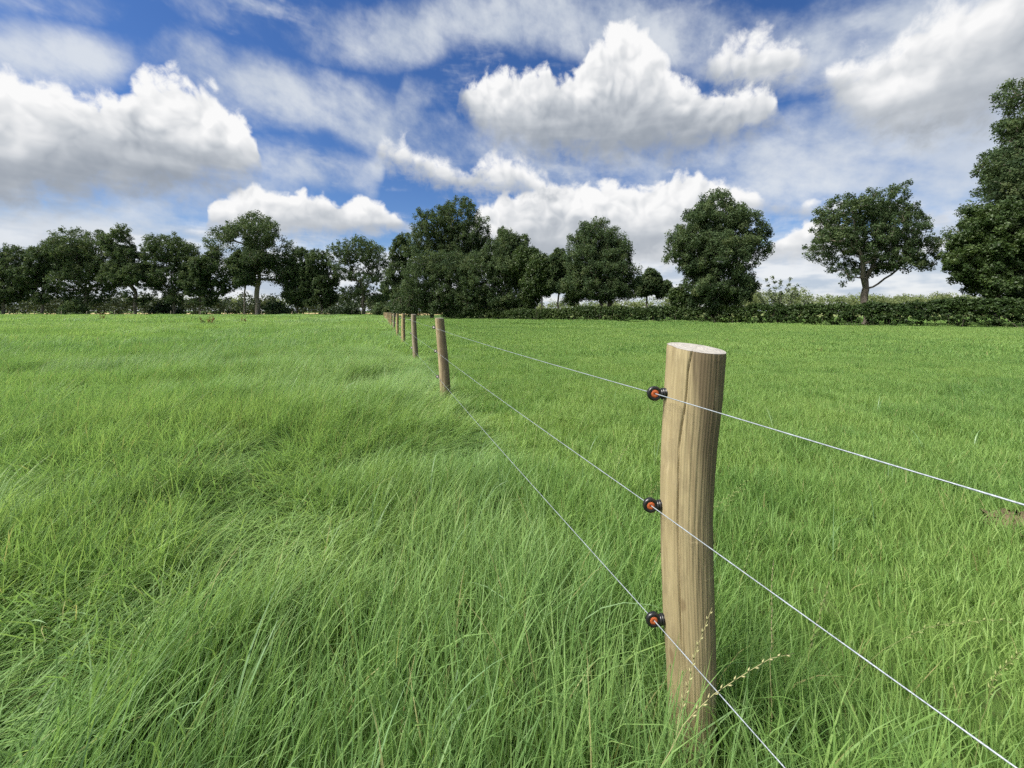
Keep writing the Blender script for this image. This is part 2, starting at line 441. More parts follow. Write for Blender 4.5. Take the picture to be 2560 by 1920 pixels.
def seed_stem_mesh(name, seed, L=.45, bend=.7, mat=None, fat=1.0):
    """a ryegrass stem with alternate spikelets on its upper third"""
    r = np.random.default_rng(seed)
    n = 14; th = .1; p = np.zeros(3); ph = 0.0; pts = []
    for i in range(n):
        pts.append(p.copy()); ti = i / (n - 1); th = .1 + bend * ti ** 1.5 + r.normal(0, .03)
        p = p + L / (n - 1) * np.array([math.sin(th), r.normal(0, .08), math.cos(th)])
    pts = np.array(pts); V = []; Fq = []
    for i, c in enumerate(pts):
        rad = .0011 * fat * (1 - .5 * i / n)
        for k in range(3):
            a = k * 2 * math.pi / 3; V.append(c + rad * np.array([math.cos(a), math.sin(a), 0]))
    Fq = grid_faces(n, 3).tolist()
    for j in range(15):
        ti = .58 + .42 * j / 15; f = ti * (n - 1); i0 = min(int(f), n - 2); c = pts[i0] + (pts[i0 + 1] - pts[i0]) * (f - i0)
        tg = pts[i0 + 1] - pts[i0]; tg /= np.linalg.norm(tg)
        side = np.cross(tg, [0, 1, 0]); side = side / np.linalg.norm(side) * (1 if j % 2 else -1)
        ax = tg * .86 + side * .5; l = .016 * fat * (1.1 - .4 * j / 15); wv = np.array([0, 1, 0]) * .0022 * fat; w2 = np.cross(ax, wv)
        b = len(V); m = c + ax * l * .45
        V += [c, m + wv, m + w2 * .8, m - wv, m - w2 * .8, c + ax * l]
        for q in range(4): Fq.append([b, b + 1 + q, b + 1 + (q + 1) % 4, b + 1 + (q + 1) % 4][:3] + [b + 1 + (q + 1) % 4])
        for q in range(4): Fq.append([b + 5, b + 1 + (q + 1) % 4, b + 1 + q, b + 1 + q])
    quads = [f for f in Fq if len(set(f)) == 4]; tris = [list(dict.fromkeys(f)) for f in Fq if len(set(f)) == 3]
    return mesh_of(name, np.array(V), [np.array(quads), np.array(tris)], [mat or M_seed], False, {'bv': np.full(len(V), r.random())})


def fields(x, y):
    """where the wind laid the long grass: direction, how far it lies, how tall it stands"""
    phi = (vnoise(x, y, 1.7, 1) - .5) * 2.6 + (vnoise(x, y, .55, 2) - .5) * 1.2 + .2
    lodge = vnoise(x + 3 * vnoise(x, y, 1.3, 9), y, .95, 3)
    lodge = np.clip((lodge - .34) * 2.6, 0, 1)
    hgt = .66 + .5 * vnoise(x, y, .6, 4) + .2 * vnoise(x, y, 2.6, 5)
    hgt = hgt * (1 - .25 * lodge)
    tint = (vnoise(x, y, .8, 11) - .5) * .5 + (vnoise(x, y, 3.5, 12) - .5) * .5 + (vnoise(x, y, 11., 15) - .5) * .45
    return phi, lodge, hgt, tint

def hump(x, y):
    """low mounds and hollows the long grass makes"""
    w = np.clip((fence_x(y) - x) / 1.2, 0, 1)
    return w * (.05 * vnoise(x, y * .8, .85, 31) ** 1.5 + .06 * vnoise(x, y, .37, 32))

def cluster(x, y, r, per, rad):
    """turn tuft centres into blade roots"""
    n = len(x) * per
    a = r.random(n) * 2 * np.pi; q = np.sqrt(r.random(n)) * rad
    return np.repeat(x, per) + q * np.cos(a), np.repeat(y, per) + q * np.sin(a)

def tuft_rand(n, per, r, s): return np.repeat(r.normal(0, s, n), per)

def long_blades(x, y, r, per, rad, Lr, Wr, seg, k=1.0, fld=None, loose=1.0):
    n = len(x)
    phi, lodge, hgt, tint = fld if fld is not None else fields(x, y)
    nearf = np.clip((fence_x(y) - x) / 1.5, 0.12, 1) ** .8 if fld is None else np.ones(n)
    tilt = (.12 + lodge * .95) * nearf
    rep = lambda a: np.repeat(a, per)
    bx, by = cluster(x, y, r, per, rad); N = n * per
    L = r.uniform(*Lr, N) * rep(hgt) * k
    ph = rep(phi) + tuft_rand(n, per, r, .35) + r.normal(0, .55, N) * loose + rep(1 - nearf) * r.normal(0, 1.8, N)
    th0 = np.abs(rep(tilt) + r.normal(0, .16, N)); bend = np.clip(r.normal(.85, .5, N), .0, 2.2)
    bv = .5 + rep(tint) + tuft_rand(n, per, r, .12) + r.normal(0, .17, N)
    bv = np.where(r.random(N) < .014, 1.4, np.clip(bv, .02, 1.0))
    return blades(bx, by, L, r.uniform(*Wr, N), ph, th0, bend, seg, r, bv)

def short_blades(x, y, r, per, rad, Lr, Wr, seg, k=1.0, flat=False):
    n = len(x); rep = lambda a: np.repeat(a, per)
    bx, by = cluster(x, y, r, per, rad); N = n * per
    h = (.55 + .8 * vnoise(x, y, .40, 6)) * (.85 + .3 * vnoise(x, y, 2.2, 7)) if not flat else r.uniform(.6, 1.2, n)
    tint = (vnoise(x, y, .7, 13) - .5) * .6 + (vnoise(x, y, 3.5, 14) - .5) * .5 if not flat else r.normal(0, .08, n)
    L = r.uniform(*Lr, N) * rep(h) * k
    bv = .5 + rep(tint) + tuft_rand(n, per, r, .12) + r.normal(0, .17, N)
    bv = np.where(r.random(N) < .014, 1.4, np.clip(bv, .02, 1.0))
    return blades(bx, by, L, r.uniform(*Wr, N), r.uniform(0, 6.28, N), np.abs(r.normal(.15, .18, N)), np.clip(r.normal(.6, .35, N), 0, 1.8), seg, r, bv)

def scatter(y0, y1, dens, seed, side, m=.6):
    """points over the visible wedge between two distances; side -1 left of the fence line, +1 right of it"""
    r = np.random.default_rng(seed)
    hw = 1.42 * max(abs(y1), .5) + m
    n = int(dens * 2 * hw * (y1 - y0))
    x = r.uniform(-hw, hw, n); y = r.uniform(y0, y1, n)
    k = np.abs(x) < 1.42 * np.maximum(y, .3) + m
    s = (x - fence_x(y)) * side
    k &= s > 0
    return x[k], y[k], s[k]

r_ = np.random.default_rng(5)
NEAR = 2.7
# blades near the camera, one by one
x, y, s = scatter(-.7, NEAR, 400, 100, -1)
wl = .55 + .45 * np.clip((-.3 - x) / .8, 0, 1)
e = r_.random(len(x)) < .3
lb = [long_blades(x[~e], y[~e], r_, 15, .055, (.15, .40), (.0024, .0066), 5, loose=1.3), long_blades(x[e], y[e], r_, 16, .055, (.10, .34), (.0026, .0070), 4, loose=2.4)]
x, y, s = scatter(-.7, NEAR, 460, 101, 1)
e = s < .28 + .25 * vnoise(x, y, .5, 8)
rb = [long_blades(x[e], y[e], r_, 17, .05, (.16, .36), (.0026, .0068), 5, fld=(r_.uniform(0, 6.28, e.sum()), np.zeros(e.sum()), fields(x[e], y[e])[2], fields(x[e], y[e])[3]), loose=2.0),
      short_blades(x[~e], y[~e], r_, 19, .05, (.05, .155), (.0022, .0052), 4)]
x, y, s = scatter(-.5, 6, 6, 305, -1)
wide_l = long_blades(x, y, r_, 3, .03, (.22, .46), (.005, .0095), 8)
x, y, s = scatter(-.5, 5, 1.6, 306, 1)
wide_r = long_blades(x, y, r_, 2, .03, (.22, .36), (.0045, .0075), 9, fld=(r_.uniform(0, 6.28, len(x)), np.zeros(len(x)), np.ones(len(x)), np.zeros(len(x))))
NV = 9
def patch(name, V, Q, T, bv, mat): return bpy.data.objects.new(name, mesh_of(name, V, [Q, T], [mat], True, {'bv': bv}))
def disc(r, n, rad):
    a = r.random(n) * 6.283; q = np.sqrt(r.random(n)) * rad * r.uniform(.8, 1.1, n)
    return q * np.cos(a), q * np.sin(a)
def long_patch(i, rad, n, per, tr, Lr, Wr, seg):
    r = np.random.default_rng(400 + i); x, y = disc(r, n, rad)
    lod = (i % 3) * .42
    fld = ((vnoise(x + 9 * i, y, rad * .6, 21) - .5) * 1.6, np.clip(lod + (vnoise(x, y + 7 * i, rad * .5, 22) - .5) * .8, 0, 1), .7 + .55 * vnoise(x + 5 * i, y, rad * .45, 23), (vnoise(x, y + 3 * i, rad * .5, 24) - .5) * .3)
    return patch('grass_patch', *long_blades(x, y, r, per, tr, Lr, Wr, seg, fld=fld), M_grass_long)
def short_patch(i, rad, n, per, tr, Lr, Wr, seg):
    r = np.random.default_rng(500 + i); x, y = disc(r, n, rad)
    return patch('grass_patch', *short_blades(x + 50 * i, y, r, per, tr, Lr, Wr, seg), M_grass_short)
TUFTS = {}
TUFTS['long_b'] = [long_patch(i, .40, 100, 13, .06, (.20, .44), (.0036, .0062), 4) for i in range(NV)]
TUFTS['long_c'] = [long_patch(i, 1.1, 170, 11, .13, (.20, .42), (.011, .017), 3) for i in range(NV)]
TUFTS['long_d'] = [long_patch(i, 3.0, 220, 10, .3, (.20, .40), (.032, .048), 2) for i in range(NV)]
def recentre(objs):
    for i, o in enumerate(objs):
        n = len(o.data.vertices); c = np.empty(n * 3, np.float32); o.data.vertices.foreach_get('co', c); c = c.reshape(-1, 3); c[:, 0] -= 50 * i
        o.data.vertices.foreach_set('co', c.ravel()); o.data.update()
    return objs
TUFTS['short_b'] = recentre([short_patch(i, .40, 120, 13,   .055, (.05, .155), (.0034, .0058), 3) for i in range(NV)])
TUFTS['short_c'] = recentre([short_patch(i, 1.1, 190, 12, .12, (.05, .14), (.010, .016), 2) for i in range(NV)])
TUFTS['short_d'] = recentre([short_patch(i, 3.0, 240, 11, .3, (.05, .13), (.03, .045), 2) for i in range(NV)])
TUFTS['seed'] = [bpy.data.objects.new('seed_stem', seed_stem_mesh('seed_stem', 90 + i, .40 + .02 * i, .4 + .1 * i)) for i in range(NV)]

left, right = [], []
def place(dst, kind, y0, y1, dens, seed, side, lim=None, m=2.2, s0=0.0, outside=None):
    x, y, s = scatter(y0, y1, dens, seed, side, m)
    if outside is not None: k = np.abs(x) > 1.42 * np.maximum(y, .3) + outside; x, y, s = x[k], y[k], s[k]
    if lim is not None: k = s < lim; x, y, s = x[k], y[k], s[k]
    if s0: k = s > s0; x, y, s = x[k], y[k], s[k]
    n = len(x); phi, lodge, hgt, tint = fields(x, y)
    sc = r_.uniform(.9, 1.12, n) * (.8 + .25 * hgt if side < 0 else 1)
    zs = sc * (np.interp(s, [.1, 1.3], [.5, 1.0]) if kind != 'seed' else 1.0)      # shorter along the fence
    if side > 0 and kind != 'seed': phi = r_.uniform(0, 6.28, n)
    tilt = r_.normal(0, .04, n)
    if kind == 'seed': phi = phi + r_.normal(0, .7, n); tilt = r_.normal(.12, .15, n)
    idx = r_.integers(0, NV, n)
    if kind.startswith('long'): idx = (idx // 3) * 3 + np.clip((lodge * 2.99).astype(int), 0, 2)
    dst.append((kind, x, y, phi, tilt, np.stack([sc, sc, zs], -1), idx, tint * .7 + np.interp(y, [2.5, 12], [.03, .13])))
place(left, 'long_b', NEAR - .15, 9, 7.5, 310, -1, s0=.12); place(right, 'short_b', NEAR - .15, 9, 9, 311, 1, s0=.12)
place(left, 'long_c', 8.7, 27, .95, 312, -1, s0=.35); place(right, 'short_c', 8.7, 27, 1.2, 313, 1, s0=.35)
place(left, 'long_b', 8.7, 24, 3, 314, -1, lim=.6); place(right, 'short_b', 8.7, 24, 3, 315, 1, lim=.6)
place(left, 'long_d', 26, 92, .14, 316, -1, s0=1.5); place(right, 'short_d', 26, 58, .14, 317, 1, s0=1.5)
place(left, 'long_c', 26, 66, .8, 318, -1, lim=2.5); place(right, 'short_c', 26, 58, .8, 319, 1, lim=2.5)
# the rest of the ground round the camera
place(left, 'long_b', -1.6, NEAR, 6.5, 330, -1, m=2.6, outside=.45); place(right, 'short_b', -1.6, NEAR, 6.5, 331, 1, m=2.6, outside=.45)
place(left, 'seed', -.5, 8, 3, 307, -1); place(right, 'seed', -.5, 6, 9, 308, 1, lim=.8)

def grass_object(name, near, wide, pts, mat, label):
    kinds = sorted({p[0] for p in pts})
    protos = [o for k in kinds for o in TUFTS[k]]
    cat = lambda i: np.concatenate([p[i] for p in pts])
    x, y, phi, tilt, scl, tint = cat(1), cat(2), cat(3), cat(4), cat(5), cat(7)
    idx = np.concatenate([kinds.index(p[0]) * NV + p[6] for p in pts])
    n = len(x)
    V, Q, T, bv = merge(near); wV, wQ, wT, wb = wide
    V[:, 2] += hump(V[:, 0], V[:, 1]); wV[:, 2] += hump(wV[:, 0], wV[:, 1])
    nn = len(V); o0 = nn + len(wV)
    # the object's mesh: near blades, then loose points that carry the patches farther out
    Vall = np.concatenate([V, wV, np.stack([x, y, hump(x, y) * .9], -1)])
    fq, ft = [Q, wQ + nn], [T, wT + nn]
    z = lambda a, k=0.0: np.concatenate([np.full(o0, k), a])
    me = mesh_of(name, Vall, [fq[0], fq[1], ft[0], ft[1]], [mat, M_wide_blade], True, {'bv': np.concatenate([bv, wb, np.zeros(n)]), 'tint_in': z(tint), 'carry': z(np.ones(n))},
                 np.concatenate([np.zeros(len(fq[0])), np.ones(len(fq[1])), np.zeros(len(ft[0])), np.ones(len(ft[1]))]))
    pad = lambda a: np.concatenate([np.zeros((o0, 3)), a]).astype(np.float32).ravel()
    a = me.attributes.new('rot', 'FLOAT_VECTOR', 'POINT'); a.data.foreach_set('vector', pad(np.stack([np.zeros(n), tilt, phi], -1)))
    a = me.attributes.new('scl', 'FLOAT_VECTOR', 'POINT'); a.data.foreach_set('vector', pad(scl))
    a = me.attributes.new('idx', 'INT', 'POINT'); a.data.foreach_set('value', z(idx).astype(np.int32))
    o = obj(name, me, label=label, cat='grass', kind='stuff')
    ng = bpy.data.node_groups.new(name + '_scatter', 'GeometryNodeTree')
    ng.interface.new_socket('Geometry', in_out='INPUT', socket_type='NodeSocketGeometry')
    ng.interface.new_socket('Geometry', in_out='OUTPUT', socket_type='NodeSocketGeometry')
    N = ng.nodes; Lk = ng.links
    gi = N.new('NodeGroupInput'); go = N.new('NodeGroupOutput'); iop = N.new('GeometryNodeInstanceOnPoints')
    g2i = N.new('GeometryNodeGeometryToInstance')
    for p in reversed(protos):
        oi = N.new('GeometryNodeObjectInfo'); oi.inputs['Object'].default_value = p; oi.inputs['As Instance'].default_value = True
        Lk.new(oi.outputs['Geometry'], g2i.inputs[0])
    def named(nm, typ):
        na = N.new('GeometryNodeInputNamedAttribute'); na.data_type = typ; na.inputs['Name'].default_value = nm; return na.outputs['Attribute']
    sp = N.new('GeometryNodeSeparateGeometry'); sp.domain = 'POINT'
    Lk.new(gi.outputs[0], sp.inputs['Geometry']); Lk.new(named('carry', 'FLOAT'), sp.inputs['Selection'])
    m2p = N.new('GeometryNodeMeshToPoints')
    Lk.new(sp.outputs['Selection'], m2p.inputs['Mesh']); Lk.new(m2p.outputs[0], iop.inputs['Points'])
    Lk.new(g2i.outputs[0], iop.inputs['Instance']); iop.inputs['Pick Instance'].default_value = True
    for nm, typ, sock in (('rot', 'FLOAT_VECTOR', 'Rotation'), ('scl', 'FLOAT_VECTOR', 'Scale'), ('idx', 'INT', 'Instance Index')):
        Lk.new(named(nm, typ), iop.inputs[sock])
    st = N.new('GeometryNodeStoreNamedAttribute'); st.domain = 'INSTANCE'; st.data_type = 'FLOAT'; st.inputs['Name'].default_value = 'tint'
    Lk.new(iop.outputs[0], st.inputs['Geometry']); Lk.new(named('tint_in', 'FLOAT'), st.inputs['Value'])
    jn = N.new('GeometryNodeJoinGeometry')
    Lk.new(st.outputs[0], jn.inputs[0]); Lk.new(sp.outputs['Inverted'], jn.inputs[0])
    Lk.new(jn.outputs[0], go.inputs[0])
    md = o.modifiers.new('scatter', 'NODES'); md.node_group = ng
    print(name, n, 'patches', sum(len(f) for f in fq) * 2 + sum(len(f) for f in ft), 'near triangles')
    return o
grass_object("long_grass", lb, wide_l, left, M_grass_long, "tall wind-combed meadow grass left of the wire fence")
grass_object("pasture_grass", rb, wide_r, right, M_grass_short, "short upright pasture grass right of the wire fence")

# ------------------------------------------------------------------ wire fence
def wood_material(name, a, b, c, seed):
    """peeled softwood: long grain, darker streaks, weathered stains"""
    m, nt, bs, out = material(name)
    p = texco('Object')
    o = E.vmath('ADD', p, (seed * 3.7, seed * 1.3, seed * 2.1))
    st = E.vmath('MULTIPLY', o, (1, 1, .045))
    n1 = E.noise(st, 110, 5, .62); n2 = E.noise(st, 320, 3, .6); n3 = E.noise(E.vmath('MULTIPLY', o, (1, 1, .22)), 14, 4, .6)
    col = E.mixc(n1.smooth(.34, .66), a, b)
    col = E.mixc(n3.smooth(.46, .72) * 0.8, col, c)
    col = E.mixc(n2.smooth(.56, .75) * .3, col, (.09, .065, .035))
    x, y, z = E.sep(p)
    # weathered grey-brown towards the cut top; shade painted down the right-hand side
    shade_wear = (x * .9 - y * .44) * 13.0 + n1 * .8 + (n3 - .5) * .8 + (z - .62) * .8
    col = E.mixc(shade_wear.smooth(.38, 1.05) * .75, col, (.095, .070, .043))
    blot = E.noise(E.vmath('MULTIPLY', o, (1, 1, .35)), 26, 4, .7)
    col = E.mixc(blot.smooth(.50, .68) * .42, col, (.15, .118, .07))
    pale = E.noise(E.vmath('MULTIPLY', o, (1, 1, .10)), 40, 3, .6)
    col = E.mixc(pale.smooth(.58, .72) * .45, col, (.40, .34, .21))
    # green tinge and damp near the ground
    dmp = (0.42 - z) * 2.2 + (n3 - .5) * 1.2
    col = E.mixc(dmp.smooth(.1, .9) * .5, col, (.17, .155, .065))
    # knots
    kn = E.voronoi(E.vmath('MULTIPLY', o, (1, 1, .55)), 11.0, 0, .5, '3D')
    col = E.mixc(kn.smooth(.10, .16, 1, 0) * .6, col, (.13, .085, .045))
    # scratches across the grain
    sc = E.noise(E.vmath('MULTIPLY', o, (.12, .12, 1)), 45, 2, .5)
    col = E.mixc(sc.smooth(.70, .74) * .35, col, (.46, .37, .22))
    setc(bs, col); bs.inputs['Roughness'].default_value = .72; bs.inputs['Specular IOR Level'].default_value = .25
    bump_to(bs, n1 * .5 + n2 * .5 + kn * .2, .35, .002)
    return m
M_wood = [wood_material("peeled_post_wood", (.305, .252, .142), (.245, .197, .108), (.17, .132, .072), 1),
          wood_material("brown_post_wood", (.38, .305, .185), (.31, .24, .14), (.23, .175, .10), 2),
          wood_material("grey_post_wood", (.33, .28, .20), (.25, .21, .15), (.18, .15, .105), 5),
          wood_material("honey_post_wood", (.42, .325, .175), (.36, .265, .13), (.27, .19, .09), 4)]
def end_grain():
    m, nt, bs, out = material("sawn_end_grain")
    p = texco('Object'); x, y, z = E.sep(p)
    rr = E.math('SQRT', x * x + y * y)
    ring = E.math('SINE', rr * 900.0 + E.noise(p, 30, 3) * 5.0)
    n = E.noise(p, 60, 4, .6)
    col = E.mixc(n.smooth(.35, .65), (.24, .23, .21), (.33, .315, .285)); col = E.mixc(ring.smooth(.3, 1) * .3, col, (.38, .31, .2))
    setc(bs, col); bs.inputs['Roughness'].default_value = .85
    bump_to(bs, n + ring * .2, .5, .003)
    return m
M_end = end_grain()
M_black = simple("black_plastic", (.012, .012, .013), .32, .5)
M_orange = simple("orange_plastic", (.52, .125, .04), .5, .35, noise=(160, (.40, .09, .03)))
M_pale = simple("pale_plastic", (.66, .62, .56), .5, .4)
M_steel = simple("galvanised_screw", (.42, .42, .42), .38, .5, .9)

NRM = Vector((-.98, .10, 0)).normalized()          # side of the posts that carries the insulators
ALONG = Vector((-.345, 1, 0)).normalized()

def lathe_along(profile, n, origin, axis, up=Vector((0, 0, 1)), squash=1.0):
    """profile [(distance along axis, radius)] turned round the axis"""
    a = Vector(axis).normalized(); s = a.cross(up).normalized(); u = s.cross(a).normalized()
    V = []
    for d, r in profile:
        for k in range(n):
            t = 2 * math.pi * k / n
            V.append(Vector(origin) + a * d + s * (r * math.cos(t) * squash) + u * (r * math.sin(t)))
    Fq = grid_faces(len(profile), n)
    return np.array([tuple(v) for v in V]), Fq

def joined(name, pieces, mats, smooth=True):
    V = []; Fs = []; o = 0; mi = []
    for k, (v, f, m) in enumerate(pieces):
        V.append(v); Fs.append(f + o); o += len(v); mi += [m] * len(f)
    return mesh_of(name, np.concatenate(V), np.concatenate(Fs), mats, smooth, None, mi)

INS = {}
def insulator_meshes(detail):
    """ring insulator around its own origin (the wire's place); its neck runs to +X (towards the post)"""
    if detail in INS: return INS[detail]
    n = 28 if detail else 12; ax = Vector((0, 1, 0))
    ring = [(-.0040, .0098), (-.0054, .0116), (-.0056, .0150), (-.0044, .0176), (0, .0186), (.0044, .0176), (.0056, .0150), (.0054, .0116), (.0040, .0098), (-.0040, .0098)]
    P = [(*lathe_along(ring, n, (0, 0, 0), ax, Vector((0, 0, 1))), 0)]
    neck = [(.014, .0001), (.0140, .0085), (.0165, .0108), (.0185, .0112)]
    for k in range(3):
        d = .0190 + k * .0062
        neck += [(d, .0090), (d + .0008, .0090), (d + .0015, .0128 - .0004 * k), (d + .0044, .0130 - .0004 * k), (d + .0050, .0092)]
    neck += [(.0385, .0090), (.0387, .0001)]
    P.append((*lathe_along(neck, n, (0, 0, 0), Vector((1, 0, 0))), 0))
    # small moulded lip under the neck
    P.append((*lathe_along([(0, .0001), (.0005, .0042), (.0050, .0034), (.0075, .0012), (.0078, .0001)], 8, (.0195, .0, -.0095), Vector((0, 0, -1)), Vector((1, 0, 0))), 0))
    body = joined("insulator_body", P, [M_black])
    ins = [(-.0050, .0022), (-.0056, .0050), (-.0052, .0088), (-.0040, .0100), (.0040, .0100), (.0052, .0088), (.0056, .0050), (.0050, .0022), (-.0050, .0022)]
    V, Fq = lathe_along(ins, n, (0, 0, 0), ax)
    insert = mesh_of("insert", V, Fq, [M_orange if detail else M_pale], True)
    V, Fq = lathe_along([(.038, .0001), (.038, .0028), (.058, .0028), (.062, .0001)], 8, (0, 0, 0), Vector((1, 0, 0)))
    screw = mesh_of("screw", V, Fq, [M_steel], True)
    INS[detail] = (body, insert, screw)
    return INS[detail]

def post(i, base, tops, centre_r, rings, mat, label, nseg=28, near=False):
    """base: place on the ground; centre_r(z) -> (dx, dy, radius) of the shaft at height z"""
    r = np.random.default_rng(60 + i)
    e = obj("fence_post", None, loc=base, label=label, cat="fence post", group="wooden posts of the wire fence")
    zs = np.linspace(-.05, tops, 90 if near else 16); n = 220 if near else nseg
    th = np.linspace(0, 2 * np.pi, n, endpoint=False)
    amp = .35 if near else 1.0
    flats = sum(amp * r.uniform(.01, .03) * np.cos(k * th + r.uniform(0, 6.28)) / (k ** .3) for k in (2, 3, 5, 7))
    V = np.zeros((len(zs), n, 3))
    vd = math.atan2(-base[1], -base[0])      # direction of the camera seen from the post
    for j, z in enumerate(zs):
        dx, dy, rad = centre_r(z)
        q = rad * (1 + flats + .006 * np.sin(9 * z + 2 * th + i))
        if near:
            # drying crack: a narrow groove that wanders down from the top
            fr = np.interp(1.18 - z, CRACK[:, 0], CRACK[:, 1]); wid = np.interp(z, [.30, .42, .9, 1.2], [0.0001, .9, 1.3, 1.0])
            da = (th - (vd + math.asin(fr)) + np.pi) % (2 * np.pi) - np.pi
            q = q - (.008 * min(1, wid)) * np.exp(-(da * rad / (.0012 * max(wid, .05))) ** 2)
            # a flat where bark was shaved off, left of the crack near the top
            da2 = (th - (vd - .95) + np.pi) % (2 * np.pi) - np.pi
            q = q - .0035 * np.exp(-(da2 / .22) ** 4) * (z > .80)
            q = q + .0006 * np.sin(31 * th + 4 * np.sin(6 * z)) * np.sin(3 * th + 5 * z) + .0004 * np.sin(57 * th + 7 * z)
        if j == len(zs) - 1: q = q * .985
        V[j, :, 0] = dx + q * np.cos(th); V[j, :, 1] = dy + q * np.sin(th)
        tilt = (.009 if near else r.uniform(0, .004)) * (np.cos(th - vd + 2.0)) if j >= len(zs) - 2 else 0
        V[j, :, 2] = z + tilt
    obj("shaft", mesh_of("shaft", V.reshape(-1, 3), grid_faces(len(zs), n), [mat], True), e)
    # sawn top: rings shrinking to the middle
    top = V[-1]; c = top.mean(0)
    rr = [1.0, .985, .8, .55, .3, .08]
    C = np.concatenate([c + (top - c) * k + np.array([0, 0, .0005 + .0015 * (1 - k) ** .5]) + (np.stack([np.zeros(n), np.zeros(n), .0012 * np.sin(5 * th + 9 * k)], -1) if 0 < k < .9 else 0) for k in rr] + [c[None] + np.array([[0, 0, .002]])])
    m = len(rr) * n
    fan = np.stack([m - n + np.arange(n), m - n + (np.arange(n) + 1) % n, np.full(n, m)], -1)
    obj("sawn_top", mesh_of("sawn_top", C, [grid_faces(len(rr), n), fan], [M_end], True), e)
    nb, ni, ns = insulator_meshes(near)
    for (z, off) in rings:
        dx, dy, rad = centre_r(z)
        p = Vector((dx, dy, z)) + NRM * (rad + off)
        b = obj("ring_insulator", nb, e, p)
        b.rotation_euler = (0, r.uniform(-.05, .05), math.atan2(-NRM.y, -NRM.x) + .14 + r.uniform(-.06, .06))
        if not near: b.scale = (1.25, 1.25, 1.25)
        t = obj("insert", ni, b); t['label'] = "orange insert the wire runs through" if near else "pale insert the wire runs through"
        obj("screw", ns, b)
        RINGS.append((i, Vector(base) + p))
    return e

RINGS = []
S1 = .95 / F
# outline of the nearest post read off the photograph: y, left, right
PROF = np.array([(866, 1670, 1812), (1002, 1662, 1801), (1109, 1656, 1788), (1200, 1653.5, 1782), (1282, 1652.6, 1778), (1400, 1655, 1780), (1553, 1660, 1785), (1662, 1668, 1787), (1788, 1673, 1786), (1990, 1674, 1788)], float)
pz = CAM_H - (PROF[:, 0] - HY) * S1; pc = ((PROF[:, 1] + PROF[:, 2]) / 2 - HX) * S1; pr = (PROF[:, 2] - PROF[:, 1]) / 2 * S1 * .955
ord_ = np.argsort(pz); pz, pc, pr = pz[ord_], pc[ord_], pr[ord_]
BASE1 = (fence_x(.95) - .004, .95, 0)
CRACK = np.array([(.09, -.128), (.14, -.22), (.205, -.22), (.265, -.294), (.325, -.348), (.40, -.31), (.49, -.29), (.9, -.27)])
def near_shape(z):
    c = np.interp(z, pz, pc); return c - BASE1[0], 0.0, np.interp(z, pz, pr)
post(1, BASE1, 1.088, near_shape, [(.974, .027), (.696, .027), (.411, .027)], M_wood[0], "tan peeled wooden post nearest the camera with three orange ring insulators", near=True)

# the rest of the row: distance, radius at top, radius at foot, lean (x per metre), height, wood
ROW = [(4.95, .058, .070, -.070, 1.085, 1), (8.66, .054, .062, -.035, 1.10, 2), (12.4, .062, .062, .0, 1.08, 3), (16.6, .056, .058, -.01, 1.07, 3), (20.4, .055, .058, .01, 1.06, 2), (24.8, .058, .06, .0, 1.05, 3),
       (28.9, .056, .058, .01, 1.04, 3), (33.0, .056, .058, 0, 1.04, 1), (37.2, .056, .058, .01, 1.02, 3), (41.4, .056, .058, 0, 1.0, 3), (46, .056, .058, 0, .98, 1), (51, .056, .058, 0, .96, 3), (57, .056, .058, 0, .94, 3), (64, .06, .06, 0, .90, 3)]
NAMES = ["second", "third", "fourth", "fifth", "sixth", "seventh", "eighth", "ninth", "tenth", "eleventh", "twelfth", "thirteenth", "fourteenth"]
LOOK = {1: "brown", 2: "greyish brown", 3: "honey brown"}
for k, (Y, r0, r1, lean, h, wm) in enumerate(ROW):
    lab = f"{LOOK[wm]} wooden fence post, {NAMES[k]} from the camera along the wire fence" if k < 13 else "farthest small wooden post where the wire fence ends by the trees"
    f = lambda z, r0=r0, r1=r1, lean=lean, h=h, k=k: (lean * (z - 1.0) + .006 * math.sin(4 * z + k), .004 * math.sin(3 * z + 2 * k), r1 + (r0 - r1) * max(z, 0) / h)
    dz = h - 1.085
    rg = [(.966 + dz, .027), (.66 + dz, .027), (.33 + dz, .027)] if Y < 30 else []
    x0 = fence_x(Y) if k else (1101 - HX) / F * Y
    post(k + 2, (x0, Y, 0), h, f, rg, M_wood[wm], lab, nseg=22 if Y < 10 else 12)

